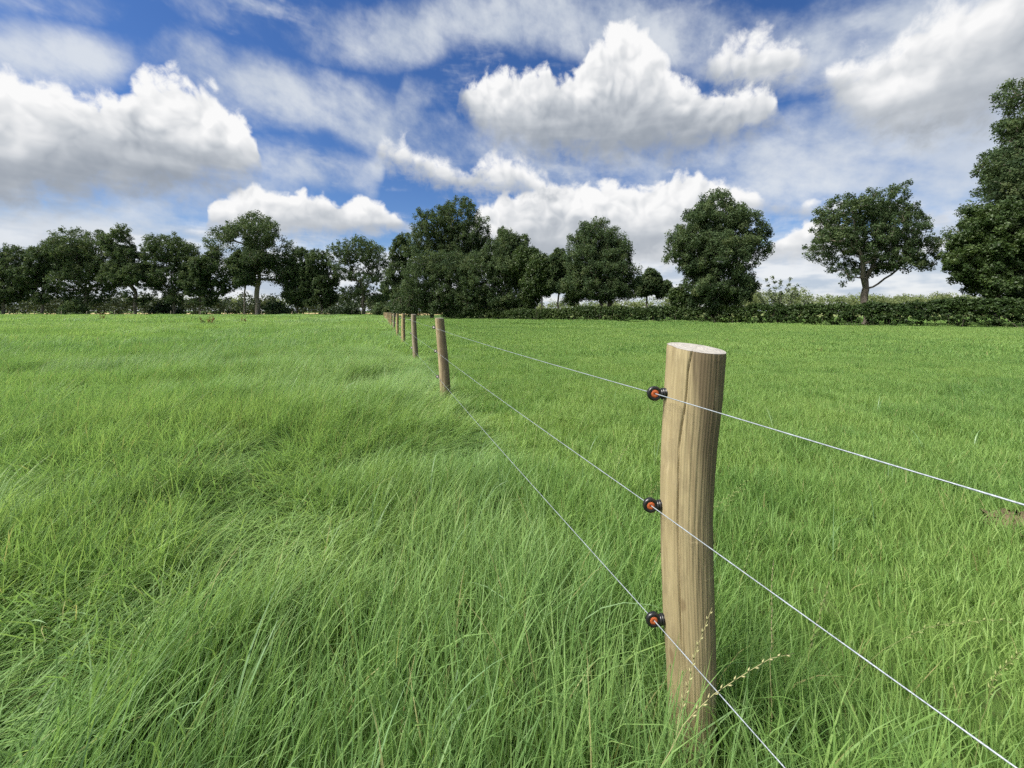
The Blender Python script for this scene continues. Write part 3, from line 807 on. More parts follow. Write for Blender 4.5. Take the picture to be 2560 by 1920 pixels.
# wires: a twisted cord of pale strands through every ring
M_wire = simple("galvanised_wire", (.38, .42, .46), .45, .5, .2, noise=(420, (.20, .23, .26)))
def wire(level, label):
    P = []
    by = {}
    for i, p in RINGS: by.setdefault(i, []).append(p)
    pts = [by[i][level] for i in sorted(by)]
    d0 = (pts[0] - pts[1]).normalized()
    slope = 0.0
    pts = [pts[0] + Vector((.345, -1, slope)) * 3.9] + pts
    # continues past the last ring to the end post
    Yend = 64.0
    last = pts[-1]; zend = (.966, .66, .33)[level] + .90 - 1.085
    pts.append(Vector((fence_x(Yend), Yend, zend)) + NRM * .095)
    path = []
    for si, (a, b) in enumerate(zip(pts[:-1], pts[1:])):
        L = (b - a).length; m = max(4, int(min(L, 6) * 9))
        for q in range(m):
            t = q / m; p = a.lerp(b, t); p.z -= (.012 if si else .001) * 4 * t * (1 - t) * min(1, L / 4)
            path.append(p)
    path.append(pts[-1])
    V = []; n = 6; R = .0013
    for q, p in enumerate(path):
        t = (path[min(q + 1, len(path) - 1)] - path[max(q - 1, 0)]).normalized(); s = t.cross(Vector((0, 0, 1))).normalized(); u = s.cross(t)
        for k in range(n):
            a = 2 * math.pi * k / n + q * 1.1
            V.append(tuple(p + (s * math.cos(a) + u * math.sin(a)) * R))
    me = mesh_of("fence_wire", np.array(V), grid_faces(len(path), n), [M_wire], True)
    obj("fence_wire", me, label=label, cat="wire", group="wires of the fence")
wire(0, "top wire of the fence, running through the highest ring insulators")
wire(1, "middle wire of the fence, running through the middle ring insulators")
wire(2, "bottom wire of the fence, running through the lowest ring insulators")

# ------------------------------------------------------------------ trees
M_oak = leafy("oak_leaf", (.040, .068, .032), (.072, .110, .046), (.120, .150, .064), .36, .65, .14)
M_lime = leafy("lighter_leaf", (.025, .048, .014), (.050, .084, .022), (.085, .122, .032), .28, .5, .3)
M_willow = leafy("willow_leaf", (.05, .075, .03), (.09, .12, .055), (.15, .18, .09), .25, .5, .35)
M_bramble = leafy("bramble_leaf", (.018, .038, .011), (.038, .066, .016), (.072, .100, .024), .2, .55, .22)
M_dist = leafy("distant_leaf", (.15, .19, .085), (.17, .205, .092), (.20, .23, .105), .35, .9, .0)  # paler than near leaves: sunlight and haze put into the colour
M_midhedge = leafy("far_hedge_leaf", (.016, .031, .013), (.030, .050, .019), (.050, .070, .029), .2, .6, .2)
def bark_material(name, a, b):
    m, nt, bs, out = material(name)
    n = E.noise(E.vmath('MULTIPLY', texco('Object'), (1, 1, .2)), 9, 5, .65)
    setc(bs, E.mixc(n.smooth(.35, .65), a, b)); bs.inputs['Roughness'].default_value = .9
    bump_to(bs, n, .8, .05)
    return m
M_bark = bark_material("oak_bark", (.085, .072, .055), (.15, .13, .10))
M_bark2 = bark_material("pale_bark", (.16, .14, .11), (.25, .22, .175))

def leaf_cloud(C, R, per, size, r, flat=.7, cval=None, tri=False):
    """leaf-sized faces gathered round the cluster centres C with radius R"""
    n = len(C) * per
    d = r.normal(0, 1, (n, 3)); d /= np.linalg.norm(d, axis=1)[:, None]
    q = r.random(n) ** .55
    c = np.repeat(C, per, 0); rad = np.repeat(R, per)
    p = c + d * (q * rad)[:, None] * np.array([1, 1, flat])
    u = r.normal(0, 1, (n, 3)); u[:, 2] -= .4; u /= np.linalg.norm(u, axis=1)[:, None]
    w = np.cross(u, d + r.normal(0, .6, (n, 3))); w /= np.linalg.norm(w, axis=1)[:, None] + 1e-6
    s = size * r.uniform(.6, 1.35, n)
    l = s[:, None] * u; h = (s * r.uniform(.32, .55, n))[:, None] * w
    if tri:      # far foliage: one triangle a leaf
        V = np.stack([p - l * .5, p + h * 1.25 + l * .15, p + l * .42 - h * .8], 1).reshape(-1, 3)
        b = np.arange(n) * 3
        cv = np.repeat(cval if cval is not None else r.normal(0, .19, len(C)), per)
        return V, np.stack([b, b + 1, b + 2], -1), np.repeat(np.clip(.42 + cv + r.normal(0, .14, n), .02, .98), 3)
    V = np.stack([p - l * .5, p + h - l * .05, p + l * .5, p - h - l * .05], 1).reshape(-1, 3)
    b = np.arange(n) * 4
    Q = np.stack([b, b + 1, b + 2, b + 3], -1)
    cv = np.repeat(cval if cval is not None else r.normal(0, .19, len(C)), per)
    bv = np.clip(.42 + cv + r.normal(0, .16, n), .02, .98)
    return V, Q, np.repeat(bv, 4)

def tubes(segs, n=5):
    """segs: list of (p0, p1, r0, r1)"""
    P0 = np.array([s[0] for s in segs]); P1 = np.array([s[1] for s in segs]); R0 = np.array([s[2] for s in segs]); R1 = np.array([s[3] for s in segs])
    t = P1 - P0; t /= np.linalg.norm(t, axis=1)[:, None] + 1e-9
    ref = np.where(np.abs(t[:, 2:3]) > .9, np.array([[1., 0, 0]]), np.array([[0, 0, 1.]]))
    a = np.cross(t, ref); a /= np.linalg.norm(a, axis=1)[:, None]; b = np.cross(t, a)
    th = np.linspace(0, 2 * np.pi, n, endpoint=False)
    ring = a[:, None] * np.cos(th)[None, :, None] + b[:, None] * np.sin(th)[None, :, None]
    V = np.concatenate([P0[:, None] + ring * R0[:, None, None], P1[:, None] + ring * R1[:, None, None]], 1).reshape(-1, 3)
    base = (np.arange(len(segs)) * 2 * n)[:, None, None]; k = np.arange(n); k2 = (k + 1) % n
    Q = (base + np.stack([k, k2, n + k2, n + k], -1)[None]).reshape(-1, 4)
    return V, Q

TREE_N = [0]
def tree(name, label, trunk_px, Y, lobes, fork_py, trunk_r, mat, bark=None, dens=1.0, spacing=None, leaf=None, depth=.85, hollow=.45, per=70, group=None, base_z=0.0, lean=0.0, stems=None, clump=.62, sub=6, gaps=.345, forks=None):
    """lobes: crown outline as ellipses (cx, cy, rx, ry) in photograph pixels, set at distance Y"""
    TREE_N[0] += 1
    r = np.random.default_rng(1000 + TREE_N[0])
    sc = Y / F
    bx = (trunk_px - HX) * sc
    e = obj(name, None, loc=(bx, Y, 0), label=label, cat="tree" if name != "shrub" else "shrub", group=group)
    L = [(((cx - HX) * sc - bx), r.normal(0, .12) * rx * sc, CAM_H + (HY - cy) * sc, rx * sc, rx * sc * depth, ry * sc) for cx, cy, rx, ry in lobes]
    big = list(L); L = []
    for l in big:
        L.append((*l[:3], l[3] * .90, l[4] * .90, l[5] * .90))
        for q in range(sub):
            d = r.normal(0, 1, 3); d /= np.linalg.norm(d); d[2] = d[2] * .9 + .12; f = r.uniform(.26, .46); g = r.uniform(.70, .95)
            L.append((l[0] + d[0] * l[3] * g, l[1] + d[1] * l[4] * g, l[2] + d[2] * l[5] * g, l[3] * f, l[4] * f, l[5] * f * .9))
    size = max(max(l[3] for l in big), max(l[5] for l in big))
    spacing = (spacing or .155) * size * .72
    # cluster centres through the crown, denser towards its shell
    cand = []
    vol = [l[3] * l[4] * l[5] for l in L]
    for l, v in zip(L, vol):
        n = int(24 * v / spacing ** 3) + 40
        d = r.normal(0, 1, (n, 3)); d /= np.linalg.norm(d, axis=1)[:, None]
        q = hollow + (1 - hollow) * r.random(n) ** .8
        cand.append(np.array(l[:3]) + d * q[:, None] * np.array(l[3:]) * .93)
    cand = np.concatenate(cand); r.shuffle(cand)
    cand = cand[cand[:, 2] > .5]
    o1, o2 = r.uniform(0, 200, 2); cell = size * .36
    cav = .5 * vnoise(cand[:, 0] + o1 + cand[:, 1] * .7, cand[:, 2] + o2, cell, 61) + .5 * vnoise(cand[:, 1] + o2 - cand[:, 0] * .6, cand[:, 2] * 1.3 + o1, cell * .8, 62)
    cand = cand[cav > gaps]
    buf = np.zeros((900, 3)); k = 0
    gap = (spacing * r.uniform(.75, 1.2, len(cand))) ** 2
    for p, g in zip(cand, gap):
        if k == 0 or np.min(np.sum((buf[:k] - p) ** 2, 1)) > g:
            buf[k] = p; k += 1
        if k == len(buf): break
    C = buf[:k].copy()
    # no tufts standing off by themselves
    near_n = np.array([np.sum(np.sum((C - c) ** 2, 1) < (2.3 * spacing) ** 2) - 1 for c in C])
    C = C[near_n >= 5]
    # skeleton: trunk, then every cluster joins the nearest limb
    fz = CAM_H + (HY - fork_py) * sc
    topz = max(l[2] + l[5] for l in L)
    nodes = []; parent = []
    def add(p, par): nodes.append(np.array(p, float)); parent.append(par); return len(nodes) - 1
    cx = float(np.mean(C[:, 0])); cy = float(np.mean(C[:, 1]))
    for (sx, spread) in (stems or [(0.0, 0.0)]):
        prev = add((sx, 0, base_z - .1), -1)
        nst = 5
        for k in range(1, nst + 1):
            t = k / nst
            prev = add((sx + lean * t + r.normal(0, .02) * fz * (k < nst), r.normal(0, .02) * fz, base_z + (fz - base_z) * t), prev)
        fk = prev
        if forks:
            for (tx, ty) in forks:
                t1 = np.array([(tx - HX) * sc - bx, r.normal(0, .5), CAM_H + (HY - ty) * sc]); p0 = nodes[fk]; prev = fk
                for k in range(1, 6):
                    t = k / 5; prev = add(p0 + (t1 - p0) * t + np.array([0, 0, -.25 * math.sin(math.pi * t)]) * (abs(tx - trunk_px) > 60) + r.normal(0, .06, 3), prev)
            continue
        lead = 4
        for k in range(1, lead + 1):
            t = k / lead
            p0 = nodes[fk]
            prev = add((p0[0] + (cx - p0[0]) * t * .8 + spread * t + r.normal(0, .03) * (topz - fz), p0[1] + (cy - p0[1]) * t * .8 + r.normal(0, .03) * (topz - fz), fz + (topz - fz) * .72 * t), prev)
    order = np.argsort(np.linalg.norm((C - nodes[fk]) * np.array([1, 1, .8]), axis=1))
    tip = []
    AB = np.zeros((40000, 3)); filled = 0
    for ci in order:
        c = C[ci]
        while filled < len(nodes): AB[filled] = nodes[filled]; filled += 1
        A = AB[:filled]
        d = c - A; dist = np.linalg.norm(d, axis=1)
        cost = dist * (1 + .9 * np.clip(-d[:, 2] / (dist + 1e-6), 0, 1)) + np.where(A[:, 2] < fz * .93, 1e3, 0)
        j = int(np.argmin(cost)); p0 = nodes[j]; m = max(1, int(dist[j] / (spacing * .75)))
        prev = j
        for k in range(1, m + 1):
            t = k / m; p = p0 + (c - p0) * t
            if k < m: p = p + r.normal(0, .09, 3) * spacing + np.array([0, 0, .12 * spacing * math.sin(math.pi * t)])
            prev = add(p, prev)
        tip.append(prev)
    n = len(nodes); w = np.zeros(n); 
    for t in tip: w[t] += 1.0
    for i in range(n - 1, -1, -1):
        if parent[i] >= 0: w[parent[i]] += w[i]
    w = np.maximum(w, .6)
    rad = trunk_r * .78 * (w / w.max()) ** .48
    segs = [(nodes[parent[i]], nodes[i], min(rad[parent[i]], rad[i] * 1.35), rad[i]) for i in range(n) if parent[i] >= 0]
    # root flare
    for i in range(n):
        if parent[i] < 0: segs.append((nodes[i] - np.array([0, 0, .25]), nodes[i] + np.array([0, 0, .35]), rad[i] * 1.55, rad[i] * .98))
    if Y > 70: segs = [q for q in segs if q[2] > .035]
    V, Q = tubes(segs, 6 if Y < 40 else 4)
    obj("trunk", mesh_of("trunk", V, Q, [bark or M_bark], True), e)
    leaf = (leaf or max(.13, .0034 * Y)) * .78
    R = spacing * clump * 1.5 * r.uniform(.75, 1.3, len(C))
    pl = int(per * dens * (.66 if Y > 70 else .78 if Y > 40 else .95))
    V, Q, bv = leaf_cloud(C, R, pl, leaf * 1.28, r, 1.05, tri=True)
    obj("crown", mesh_of("crown", V, Q, [mat], False, {'bv': bv}), e)
    return e

OAKS = "oaks along the far edge of the meadow"
RIGHT = "trees along the hedge"
YL = 88
# far row at the left, behind the meadow
tree("oak_tree", "dark oak cut off by the left edge of the picture", 8, YL, [(5, 665, 55, 55), (-40, 680, 60, 60), (20, 725, 50, 38), (-20, 740, 50, 40)], 745, .45, M_oak, group=OAKS)
tree("oak_tree", "smaller spreading oak second from the left edge, crown drooping low", 106, YL, [(105, 655, 48, 48), (80, 690, 45, 40), (140, 635, 45, 45), (60, 730, 36, 36), (120, 735, 32, 30)], 745, .42, M_oak, group=OAKS)
tree("oak_tree", "broad dark oak with a thick trunk in the left group", 217, YL + 2, [(195, 620, 70, 58), (255, 640, 55, 50), (165, 655, 55, 50), (215, 680, 80, 45), (180, 725, 38, 38), (130, 700, 35, 40), (240, 735, 34, 30), (270, 700, 36, 34)], 722, .62, M_oak, per=80, group=OAKS)
tree("oak_tree", "tall round oak joined to the broad oak, fourth from the left edge", 338, YL - 1, [(295, 610, 50, 48), (330, 655, 55, 48), (355, 690, 55, 35), (300, 680, 50, 40), (340, 742, 32, 34), (275, 700, 40, 35), (372, 732, 34, 30)], 735, .55, M_oak, per=75, group=OAKS)
tree("oak_tree", "flat-topped oak with sky gaps left of the tallest left oak", 434, YL, [(430, 625, 52, 46), (460, 650, 45, 45), (395, 650, 40, 45), (430, 690, 62, 36), (385, 700, 35, 30), (470, 705, 38, 30), (445, 738, 34, 28), (405, 735, 30, 28)], 730, .45, M_oak, per=62, group=OAKS)
tree("oak_tree", "low ragged oak just left of the tallest left oak", 500, YL - 2, [(500, 680, 42, 42), (525, 660, 40, 35), (490, 715, 36, 30), (520, 715, 36, 30), (505, 745, 36, 26), (545, 720, 30, 24)], 738, .32, M_oak, per=60, group=OAKS)
tree("oak_tree", "tallest oak of the left row with a round crown and pale trunk", 644, YL, [(640, 585, 70, 62), (575, 615, 58, 55), (695, 630, 45, 55), (620, 650, 90, 48), (560, 670, 50, 40), (670, 680, 60, 34), (590, 700, 40, 26), (710, 690, 36, 36)], 712, .75, M_oak, bark=M_bark2, per=85, group=OAKS)
tree("oak_tree", "slender dark trunk standing just left of the tallest left oak", 611, YL - 4, [(611, 690, 26, 35), (600, 655, 24, 30)], 730, .24, M_oak, per=50, group=OAKS)
tree("oak_tree", "narrow oak right of the tallest left oak", 742, YL, [(745, 660, 38, 48), (735, 700, 40, 40), (765, 700, 38, 45), (735, 735, 34, 30), (748, 745, 36, 28)], 745, .30, M_oak, per=60, group=OAKS)
tree("oak_tree", "bushy oak between the narrow oak and the airy open oak", 803, YL, [(797, 660, 36, 46), (815, 695, 42, 42), (780, 715, 38, 40), (815, 735, 40, 34), (795, 750, 40, 28)], 748, .34, M_oak, per=62, group=OAKS)
tree("oak_tree", "airy open oak with limbs showing, left of the dark thicket", 909, YL - 2, [(895, 625, 62, 52), (935, 650, 45, 55), (860, 660, 42, 50), (905, 705, 66, 44), (870, 725, 36, 34), (945, 725, 36, 36), (880, 752, 34, 22), (935, 750, 34, 24)], 735, .50, M_oak, per=46, spacing=.14, group=OAKS)
tree("oak_tree", "slim oak leaning out at the left end of the dark thicket", 990, 74, [(1005, 630, 36, 48), (1000, 680, 40, 45), (975, 720, 30, 40), (1010, 740, 38, 40)], 755, .35, M_oak, per=60, group=OAKS)
# the thicket in the middle
KY = 60
tree("oak_tree", "tallest oak over the thicket in the middle, crown open at the top", 1120, KY + 3, [(1145, 540, 62, 55), (1085, 565, 62, 58), (1195, 600, 45, 60), (1110, 640, 90, 55), (1060, 600, 45, 50), (1140, 600, 85, 60), (1180, 650, 60, 50)], 690, .55, M_oak, per=105, spacing=.145, gaps=.2, group="trees of the middle thicket")
tree("oak_tree", "dense dark tree filling the left of the middle thicket to the ground", 1080, KY - 4, [(1070, 690, 75, 75), (1130, 680, 85, 80), (1040, 745, 65, 50), (1110, 755, 80, 45), (1010, 765, 45, 35)], 745, .35, M_oak, per=95, spacing=.15, hollow=.2, group="trees of the middle thicket", gaps=.16)
tree("oak_tree", "dense dark tree filling the right of the middle thicket to the ground", 1225, KY - 6, [(1205, 690, 70, 75), (1260, 675, 55, 85), (1240, 745, 75, 50), (1180, 750, 65, 48), (1290, 755, 45, 40)], 745, .32, M_oak, per=90, spacing=.15, hollow=.2, group="trees of the middle thicket", gaps=.16)
tree("oak_tree", "round dark tree rising above the right side of the middle thicket", 1274, KY - 3, [(1268, 625, 44, 50), (1290, 670, 48, 55)], 710, .28, M_oak, bark=M_bark2, per=72, group="trees of the middle thicket")
tree("alder_tree", "light green slender tree on the right flank of the middle thicket", 1318, 52, [(1312, 660, 40, 56), (1330, 705, 38, 50), (1318, 750, 34, 36)], 735, .14, M_lime, per=58, group="trees of the middle thicket", gaps=.2)
# thin trees between the thicket and the hedge
tree("alder_tree", "slim young tree with a pale bare stem right of the thicket", 1355, 50, [(1350, 675, 40, 52), (1335, 715, 34, 34), (1366, 715, 30, 30)], 745, .12, M_lime, bark=M_bark2, per=52, group=RIGHT, gaps=.2)
tree("alder_tree", "slim young tree with a dark leaning stem beside the round oak", 1392, 50, [(1392, 672, 40, 46), (1410, 705, 34, 36), (1380, 712, 28, 26)], 738, .14, M_oak, per=55, group=RIGHT, lean=.25, gaps=.2)
tree("alder_tree", "small sapling with a low round head under the round oak", 1437, 47, [(1437, 735, 28, 26), (1425, 752, 20, 14)], 756, .07, M_lime, bark=M_bark2, per=36, spacing=.3, group=RIGHT, gaps=.1)
tree("oak_tree", "round full oak right of the thicket, crown over two stems", 1501, 46, [(1490, 600, 62, 54), (1535, 635, 55, 60), (1450, 650, 50, 52), (1500, 680, 95, 50), (1560, 700, 35, 45), (1440, 705, 42, 38), (1500, 728, 85, 30), (1565, 720, 34, 34)], 738, .38, M_oak, per=150, spacing=.16, gaps=.14, group=RIGHT, stems=[(0, 0), (1.15, .8)])
tree("alder_tree", "small low tree with a thin stem left of the big leafy oak", 1617, 52, [(1628, 708, 34, 34), (1650, 722, 24, 24), (1608, 722, 24, 24)], 752, .15, M_oak, per=50, spacing=.2, group=RIGHT, gaps=.12)
tree("oak_tree", "big leafy oak with crown reaching down to the hedge", 1786, 37, [(1800, 540, 88, 85), (1740, 580, 75, 75), (1860, 585, 68, 75), (1790, 640, 120, 70), (1700, 620, 55, 55), (1890, 600, 40, 50), (1790, 710, 95, 55), (1770, 755, 50, 25), (1795, 745, 88, 34), (1735, 730, 50, 40), (1850, 715, 50, 40)], 740, .42, M_oak, per=170, spacing=.135, leaf=.145, group=RIGHT, clump=.66, gaps=.22)
tree("oak_tree", "open oak with forked bare trunk standing alone above the hedge", 2164, 31, [(2190, 510, 95, 72), (2110, 530, 75, 65), (2270, 560, 75, 75), (2180, 590, 150, 70), (2060, 620, 58, 52), (2310, 625, 45, 55), (2110, 690, 42, 45), (2240, 665, 85, 46), (2180, 655, 95, 50), (2175, 475, 80, 50)], 722, .30, M_oak, per=88, spacing=.110, leaf=.125, hollow=.3, group=RIGHT, clump=.52, gaps=.30, forks=[(2128, 640), (2095, 560), (2205, 590), (2255, 670), (2180, 520)])
tree("alder_tree", "lighter green low tree in front of the tall trees at right edge", 2492, 27.5, [(2500, 580, 100, 90), (2435, 640, 70, 75), (2560, 600, 90, 100), (2490, 700, 105, 65), (2425, 580, 50, 60), (2560, 710, 90, 60)], 735, .22, M_lime, per=165, spacing=.135, leaf=.14, group=RIGHT, clump=.70, gaps=.15)
tree("oak_tree", "tallest dark tree cut off by the right edge of the picture", 2590, 31, [(2615, 285, 135, 175), (2585, 270, 75, 95), (2545, 440, 110, 110), (2630, 480, 130, 130), (2485, 570, 110, 95), (2600, 640, 150, 110), (2500, 690, 125, 85), (2640, 700, 130, 90), (2570, 390, 95, 105), (2500, 510, 95, 80), (2440, 600, 70, 70)], 720, .5, M_oak, per=190, spacing=.125, leaf=.155, hollow=.2, group=RIGHT, clump=.72, gaps=.17)
tree("shrub", "small bushy shrub at the left foot of the big leafy oak", 1700, 38, [(1700, 745, 28, 26), (1715, 762, 30, 18)], 768, .06, M_lime, per=60, spacing=.25, leaf=.14)

def wispy(px, Y, pts, label):
    """a sapling of long thin shoots, each with narrow leaves"""
    r = np.random.default_rng(px)
    sc = Y / F; bx = (px - HX) * sc
    e = obj("willow_sapling", None, loc=(bx, Y, 0), label=label, cat="sapling")
    segs = []; C = []
    for (tx, ty) in pts:
        t = np.array([(tx - px) * sc, r.normal(0, .4), CAM_H + (HY - ty) * sc]); p = np.array([r.normal(0, .1), r.normal(0, .1), 0.0]); mid = t * .5 + np.array([0, 0, t[2] * .12])
        prev = p
        for k in range(1, 8):
            s = k / 7; q = p * (1 - s) ** 2 + 2 * s * (1 - s) * mid + s * s * t
            segs.append((prev, q, .022 * (1.1 - s), .022 * (1.0 - s) + .003)); prev = q
            if k > 1: C += [q, q + r.normal(0, .12, 3)]
    V, Q = tubes(segs, 4); obj("stems", mesh_of("stems", V, Q, [M_bark], True), e)
    C = np.array(C); V, Q, bv = leaf_cloud(C, np.full(len(C), .22), 16, .13, r, 1.0)
    obj("leaves", mesh_of("leaves", V, Q, [M_willow], False, {'bv': bv}), e)
wispy(1950, 34, [(1905, 715), (1922, 700), (1938, 692), (1955, 705), (1972, 700), (1988, 716), (1995, 735), (1890, 738), (1930, 735), (1962, 735), (2000, 752)], "pale feathery willow sapling in the hedge between the two single oaks")

# ------------------------------------------------------------------ hedge of brambles along the right-hand field
HEDGE = [(60.0, 10.0), (36.0, 22.6), (31.8, 25.2), (26.5, 29.5), (20.3, 34.2), (13.5, 39.0), (7.0, 44.6), (-1.5, 51.5), (-9.5, 54.5)]
def hedge_object():
    r = np.random.default_rng(77)
    P = np.array(HEDGE); seg = np.linalg.norm(np.diff(P, axis=0), axis=1); cum = np.concatenate([[0], np.cumsum(seg)])
    n = 6600
    s = r.random(n) * cum[-1]
    x = np.interp(s, cum, P[:, 0]); y = np.interp(s, cum, P[:, 1])
    k = np.clip(np.searchsorted(cum, s) - 1, 0, len(seg) - 1); t = (P[k + 1] - P[k]) / seg[k][:, None]; nrm = np.stack([-t[:, 1], t[:, 0]], -1)
    nrm *= np.sign(-(nrm[:, 0] * x + nrm[:, 1] * y))[:, None]          # towards the camera
    hgt = (1.18 + .32 * vnoise(s, s * 0, 2.3, 41) + .30 * vnoise(s, s * 0, .8, 42)) * np.interp(s, [0, 30, cum[-1] * .8, cum[-1]], [1.32, 1.24, 1.0, .8])
    q = r.random(n); front = r.random(n)
    z = hgt * np.sqrt(q) ; w = .62 * np.sqrt(np.clip(1.02 - (z / hgt) ** 3, .05, 1))
    off = w * (1 - 2 * front ** 1.7)
    C = np.stack([x + nrm[:, 0] * off - nrm[:, 0] * .55, y + nrm[:, 1] * off - nrm[:, 1] * .55, z], -1)
    tint = (vnoise(s, z * 3, 1.5, 43) - .5) * .5 + (vnoise(s, z, 5.0, 44) - .5) * .35
    e = obj("bramble_hedge", None, loc=(0, 0, 0), label="long dark green bramble hedge along the far side of the right field", cat="hedge")
    V, Q, bv = leaf_cloud(C, np.full(n, .22), 28, .15, r, .8, tint, True)
    obj("foliage", mesh_of("foliage", V, Q, [M_bramble], False, {'bv': bv}), e)
    segs = []
    for i in range(700):
        j = r.integers(0, n); g = np.array([C[j, 0] + r.normal(0, .2), C[j, 1] + r.normal(0, .2), 0]); top = C[j] + r.normal(0, .15, 3) + np.array([0, 0, .12])
        mid = (g + top) / 2 + r.normal(0, .15, 3)
        segs += [(g, mid, .012, .009), (mid, top, .009, .004)]
    V, Q = tubes(segs, 3); obj("canes", mesh_of("canes", V, Q, [M_bark], False), e)
hedge_object()

# ------------------------------------------------------------------ what lies beyond
def mass(name, label, pts, size, leaf, per, mat, seed, kind='stuff'):
    """a far belt of trees or hedge that reads as one mass; pts = [(x, y, height)]"""
    r = np.random.default_rng(seed); C = []; R = []; T = []
    for (x, y, h) in pts:
        k = max(3, int(5 * h / size))
        z = h * r.random(k) ** .7; C += [np.array([x + r.normal(0, size * .55), y + r.normal(0, size * .5), zz]) for zz in z]
        R += list(size * r.uniform(.35, .62, k)); T += [r.normal(0, .16)] * k
    V, Q, bv = leaf_cloud(np.array(C), np.array(R), per, leaf, r, .85, np.array(T) + r.normal(0, .06, len(T)), True)
    return obj(name, mesh_of(name, V, Q, [mat], False, {'bv': bv}), label=label, cat="woodland" if 'wood' in name else "hedgerow", kind=kind)
r9 = np.random.default_rng(9)
# hedgerow behind the oaks
xs = np.linspace(-210, -18, 110)
mass("far_hedgerow", "dark hedgerow seen between the oak trunks at the left", [(x, 128 + r9.normal(0, 4), 3.2 + 4.4 * r9.random() ** 1.5) for x in xs], 3.4, .55, 60, M_midhedge, 5)
# undergrowth at the foot of the oaks and the thicket
def bush(px, Y, w, h, label, mat=None, per=60):
    r = np.random.default_rng(int(px)); sc = Y / F; W = w * sc; H = h * sc
    e = obj("shrub", None, loc=((px - HX) * sc, Y, 0), label=label, cat="shrub")
    n = 46; d = r.normal(0, 1, (n, 3)); d /= np.linalg.norm(d, axis=1)[:, None]; d[:, 2] = np.abs(d[:, 2])
    C = d * (r.random(n) ** .5)[:, None] * np.array([W / 2, W / 2.4, H]) 
    V, Q, bv = leaf_cloud(C, np.full(n, .2 * max(W, H) * .9), per, max(.16, .0046 * Y), r, .8, tri=True)
    obj("foliage", mesh_of("foliage", V, Q, [mat or M_midhedge], False, {'bv': bv}), e)
    segs = [(np.array([r.normal(0, .1 * W), r.normal(0, .1 * W), 0]), c, .04, .012) for c in C[:14]]
    V, Q = tubes(segs, 4); obj("stems", mesh_of("stems", V, Q, [M_bark], False), e)
bush(185, 86, 60, 40, "dark round shrub beside the broad oak's trunk", M_oak)
bush(420, 92, 80, 32, "low grey-green shrub behind the flat-topped oak")
bush(700, 90, 90, 30, "low dark shrub between the tallest left oak and the narrow oak", M_oak)
bush(860, 84, 90, 30, "wide grey-green shrub at the foot of the airy open oak")
bush(960, 80, 60, 36, "dark shrub where the wire fence meets the trees", M_oak)
# woods on the skyline; their sunlit, hazy look is in the leaf colour
xs = np.concatenate([np.linspace(-60, 150, 60), np.linspace(150, 520, 120)])
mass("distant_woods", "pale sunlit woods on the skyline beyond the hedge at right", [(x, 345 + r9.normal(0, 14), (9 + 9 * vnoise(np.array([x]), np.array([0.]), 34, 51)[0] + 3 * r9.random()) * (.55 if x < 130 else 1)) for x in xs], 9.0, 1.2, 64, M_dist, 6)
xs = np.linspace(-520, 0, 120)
mass("distant_woods", "haze-tinted woods on the skyline behind the left oaks", [(x, 300 + r9.normal(0, 10), 8 + 5 * r9.random()) for x in xs], 9.0, 1.2, 46, M_dist, 8)

# small pale posts of the fence at the far side of the meadow
M_stake = simple("weathered_stake", (.40, .35, .26), .8, .2, noise=(6, (.30, .26, .19)))
V, Q = tubes([((0, 0, -.1), (0, 0, .55), .055, .055), ((0, 0, .55), (0, .004, 1.10), .055, .05), ((0, .004, 1.10), (0, .004, 1.13), .05, .018)], 7)
stake = mesh_of("far_stake", V, Q, [M_stake], False)
ORD = ["leftmost", "second", "third", "fourth", "fifth", "sixth", "seventh", "eighth", "ninth", "tenth", "eleventh", "twelfth", "thirteenth", "rightmost"]
for k, px in enumerate((22, 85, 151, 217, 284, 354, 427, 500, 559, 653, 730, 805, 879, 904)):
    o = obj("far_stake", stake, loc=((px - HX) / F * 83, 83 + (px % 7) * .05, 0), label=f"{ORD[k]} small pale stake" + ("" if k in (0, 13) else " from the left") + " along the far meadow edge under the oaks", cat="stake", group="stakes along the far meadow edge")
    o.scale = (1.25, 1.25, .92 + .02 * (px % 9))

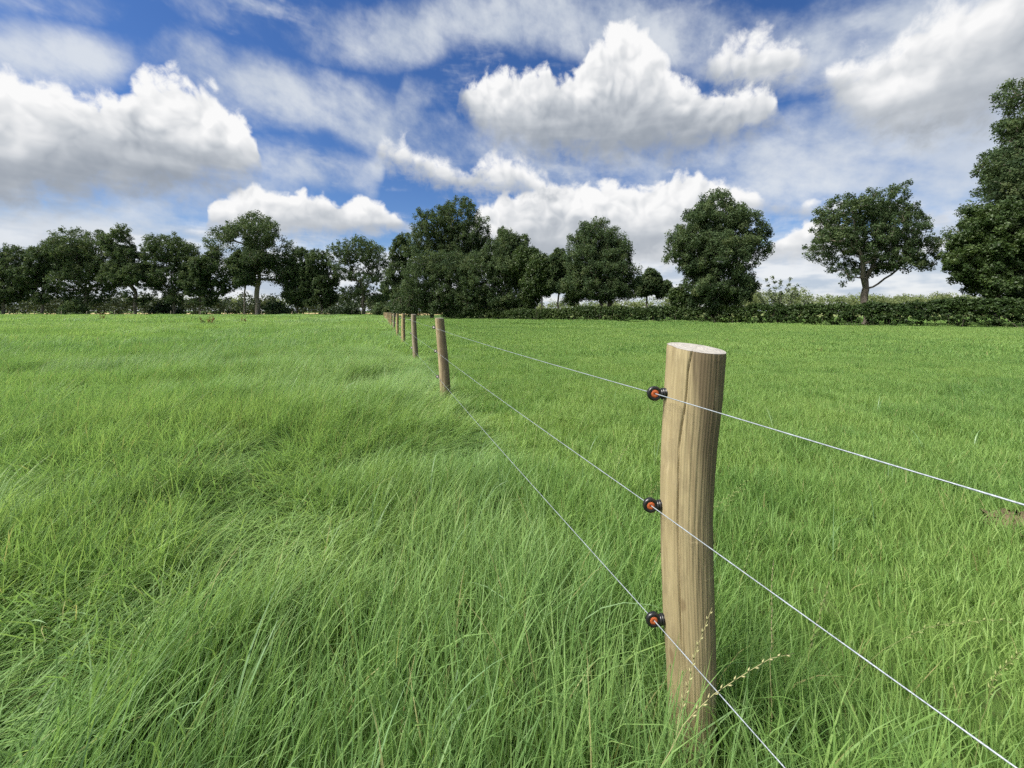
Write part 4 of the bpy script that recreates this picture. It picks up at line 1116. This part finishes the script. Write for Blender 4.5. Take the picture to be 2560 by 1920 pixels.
# ------------------------------------------------------------------ small things in the grass
M_dock = leafy("dock_leaf", (.09, .15, .05), (.13, .19, .06), (.18, .22, .08), .3, .5, .3)
M_dockseed = leafy("dock_seed", (.17, .085, .045), (.24, .12, .06), (.30, .18, .09), .1, .8, .1)
def dock(px, Y, h, n, label):
    r = np.random.default_rng(int(px)); e = obj("dock_plant", None, loc=((px - HX) / F * Y, Y, .05), label=label, cat="weed", group="dock plants in the meadow")
    segs = []; S = []
    for k in range(n):
        b = np.array([r.normal(0, .12), r.normal(0, .12), 0]); t = b + np.array([r.normal(0, .12), r.normal(0, .1), h * r.uniform(.7, 1.1)])
        segs.append((b, t, .012, .006)); S += [b + (t - b) * q + r.normal(0, .025, 3) for q in np.linspace(.45, 1, 9)]
    V, Q = tubes(segs, 4); obj("stems", mesh_of("stems", V, Q, [M_dockseed], False, {'bv': np.full(len(V), .4)}), e)
    S = np.array(S); V, Q, bv = leaf_cloud(S, np.full(len(S), .05), 14, .035, r, 1.0); obj("seed_heads", mesh_of("seed_heads", V, Q, [M_dockseed], False, {'bv': bv}), e, kind='stuff')
    C = np.stack([r.normal(0, .2, 14), r.normal(0, .2, 14), r.uniform(.1, .4, 14) * h], -1); V, Q, bv = leaf_cloud(C, np.full(14, .12), 3, .28, r, .6)
    obj("leaves", mesh_of("leaves", V, Q, [M_dock], False, {'bv': bv}), e)
dock(253, 36, .85, 4, "reddish brown dock plant farthest left in the meadow")
dock(524, 26, .75, 6, "largest dock plant in the meadow with reddish seed heads")
dock(606, 30, .55, 3, "small dark dock plant right of the largest one")

# ryegrass stems by the nearest post
M_rye = leafy("ripe_ryegrass", (.34, .34, .16), (.40, .38, .19), (.46, .42, .23), .2, .6, .2)
def ryegrass(loc, rot, seed, L, bend, label):
    o = obj("ryegrass_stem", seed_stem_mesh("ryegrass_stem", seed, L, bend, M_rye, .9), loc=loc, label=label, cat="grass stem", group="ryegrass stems by the nearest post")
    o.rotation_euler = rot
ryegrass((.235, .80, .06), (0, .16, -.10), 301, .58, .95, "arching ryegrass stem bending right across the foot of the nearest post")
ryegrass((.295, .80, .06), (0, .08, .1), 302, .50, .3, "upright ryegrass stem standing in front of the nearest post")
ryegrass((.62, .92, .03), (0, .10, .9), 303, .50, .6, "ryegrass stem rising right of the nearest post")

# dried dung in the short grass at the right edge
def clod(px, py, rad, label):
    Y = CAM_H * F / (py - HY); r = np.random.default_rng(int(px)); n, m = 16, 8; V = []
    for j in range(m):
        for k in range(n):
            a = 2 * math.pi * k / n; q = rad * math.sin((j + .5) / m * math.pi / 2) * (1 + .22 * math.sin(3 * a + px) + .15 * r.normal())
            V.append((q * math.cos(a), q * math.sin(a), .09 * math.cos((j + .5) / m * math.pi / 2) ** .7 + .012 * r.normal()))
    me = mesh_of("dung_pat", np.array(V), grid_faces(m, n), [simple("dry_dung", (.085, .065, .04), .95, .1, noise=(60, (.15, .12, .07)))], False)
    obj("dung_pat", me, loc=((px - HX) / F * Y, Y, 0), label=label, cat="dung")
clod(2545, 1330, .11, "brown dried dung pat in the short grass at the right edge")
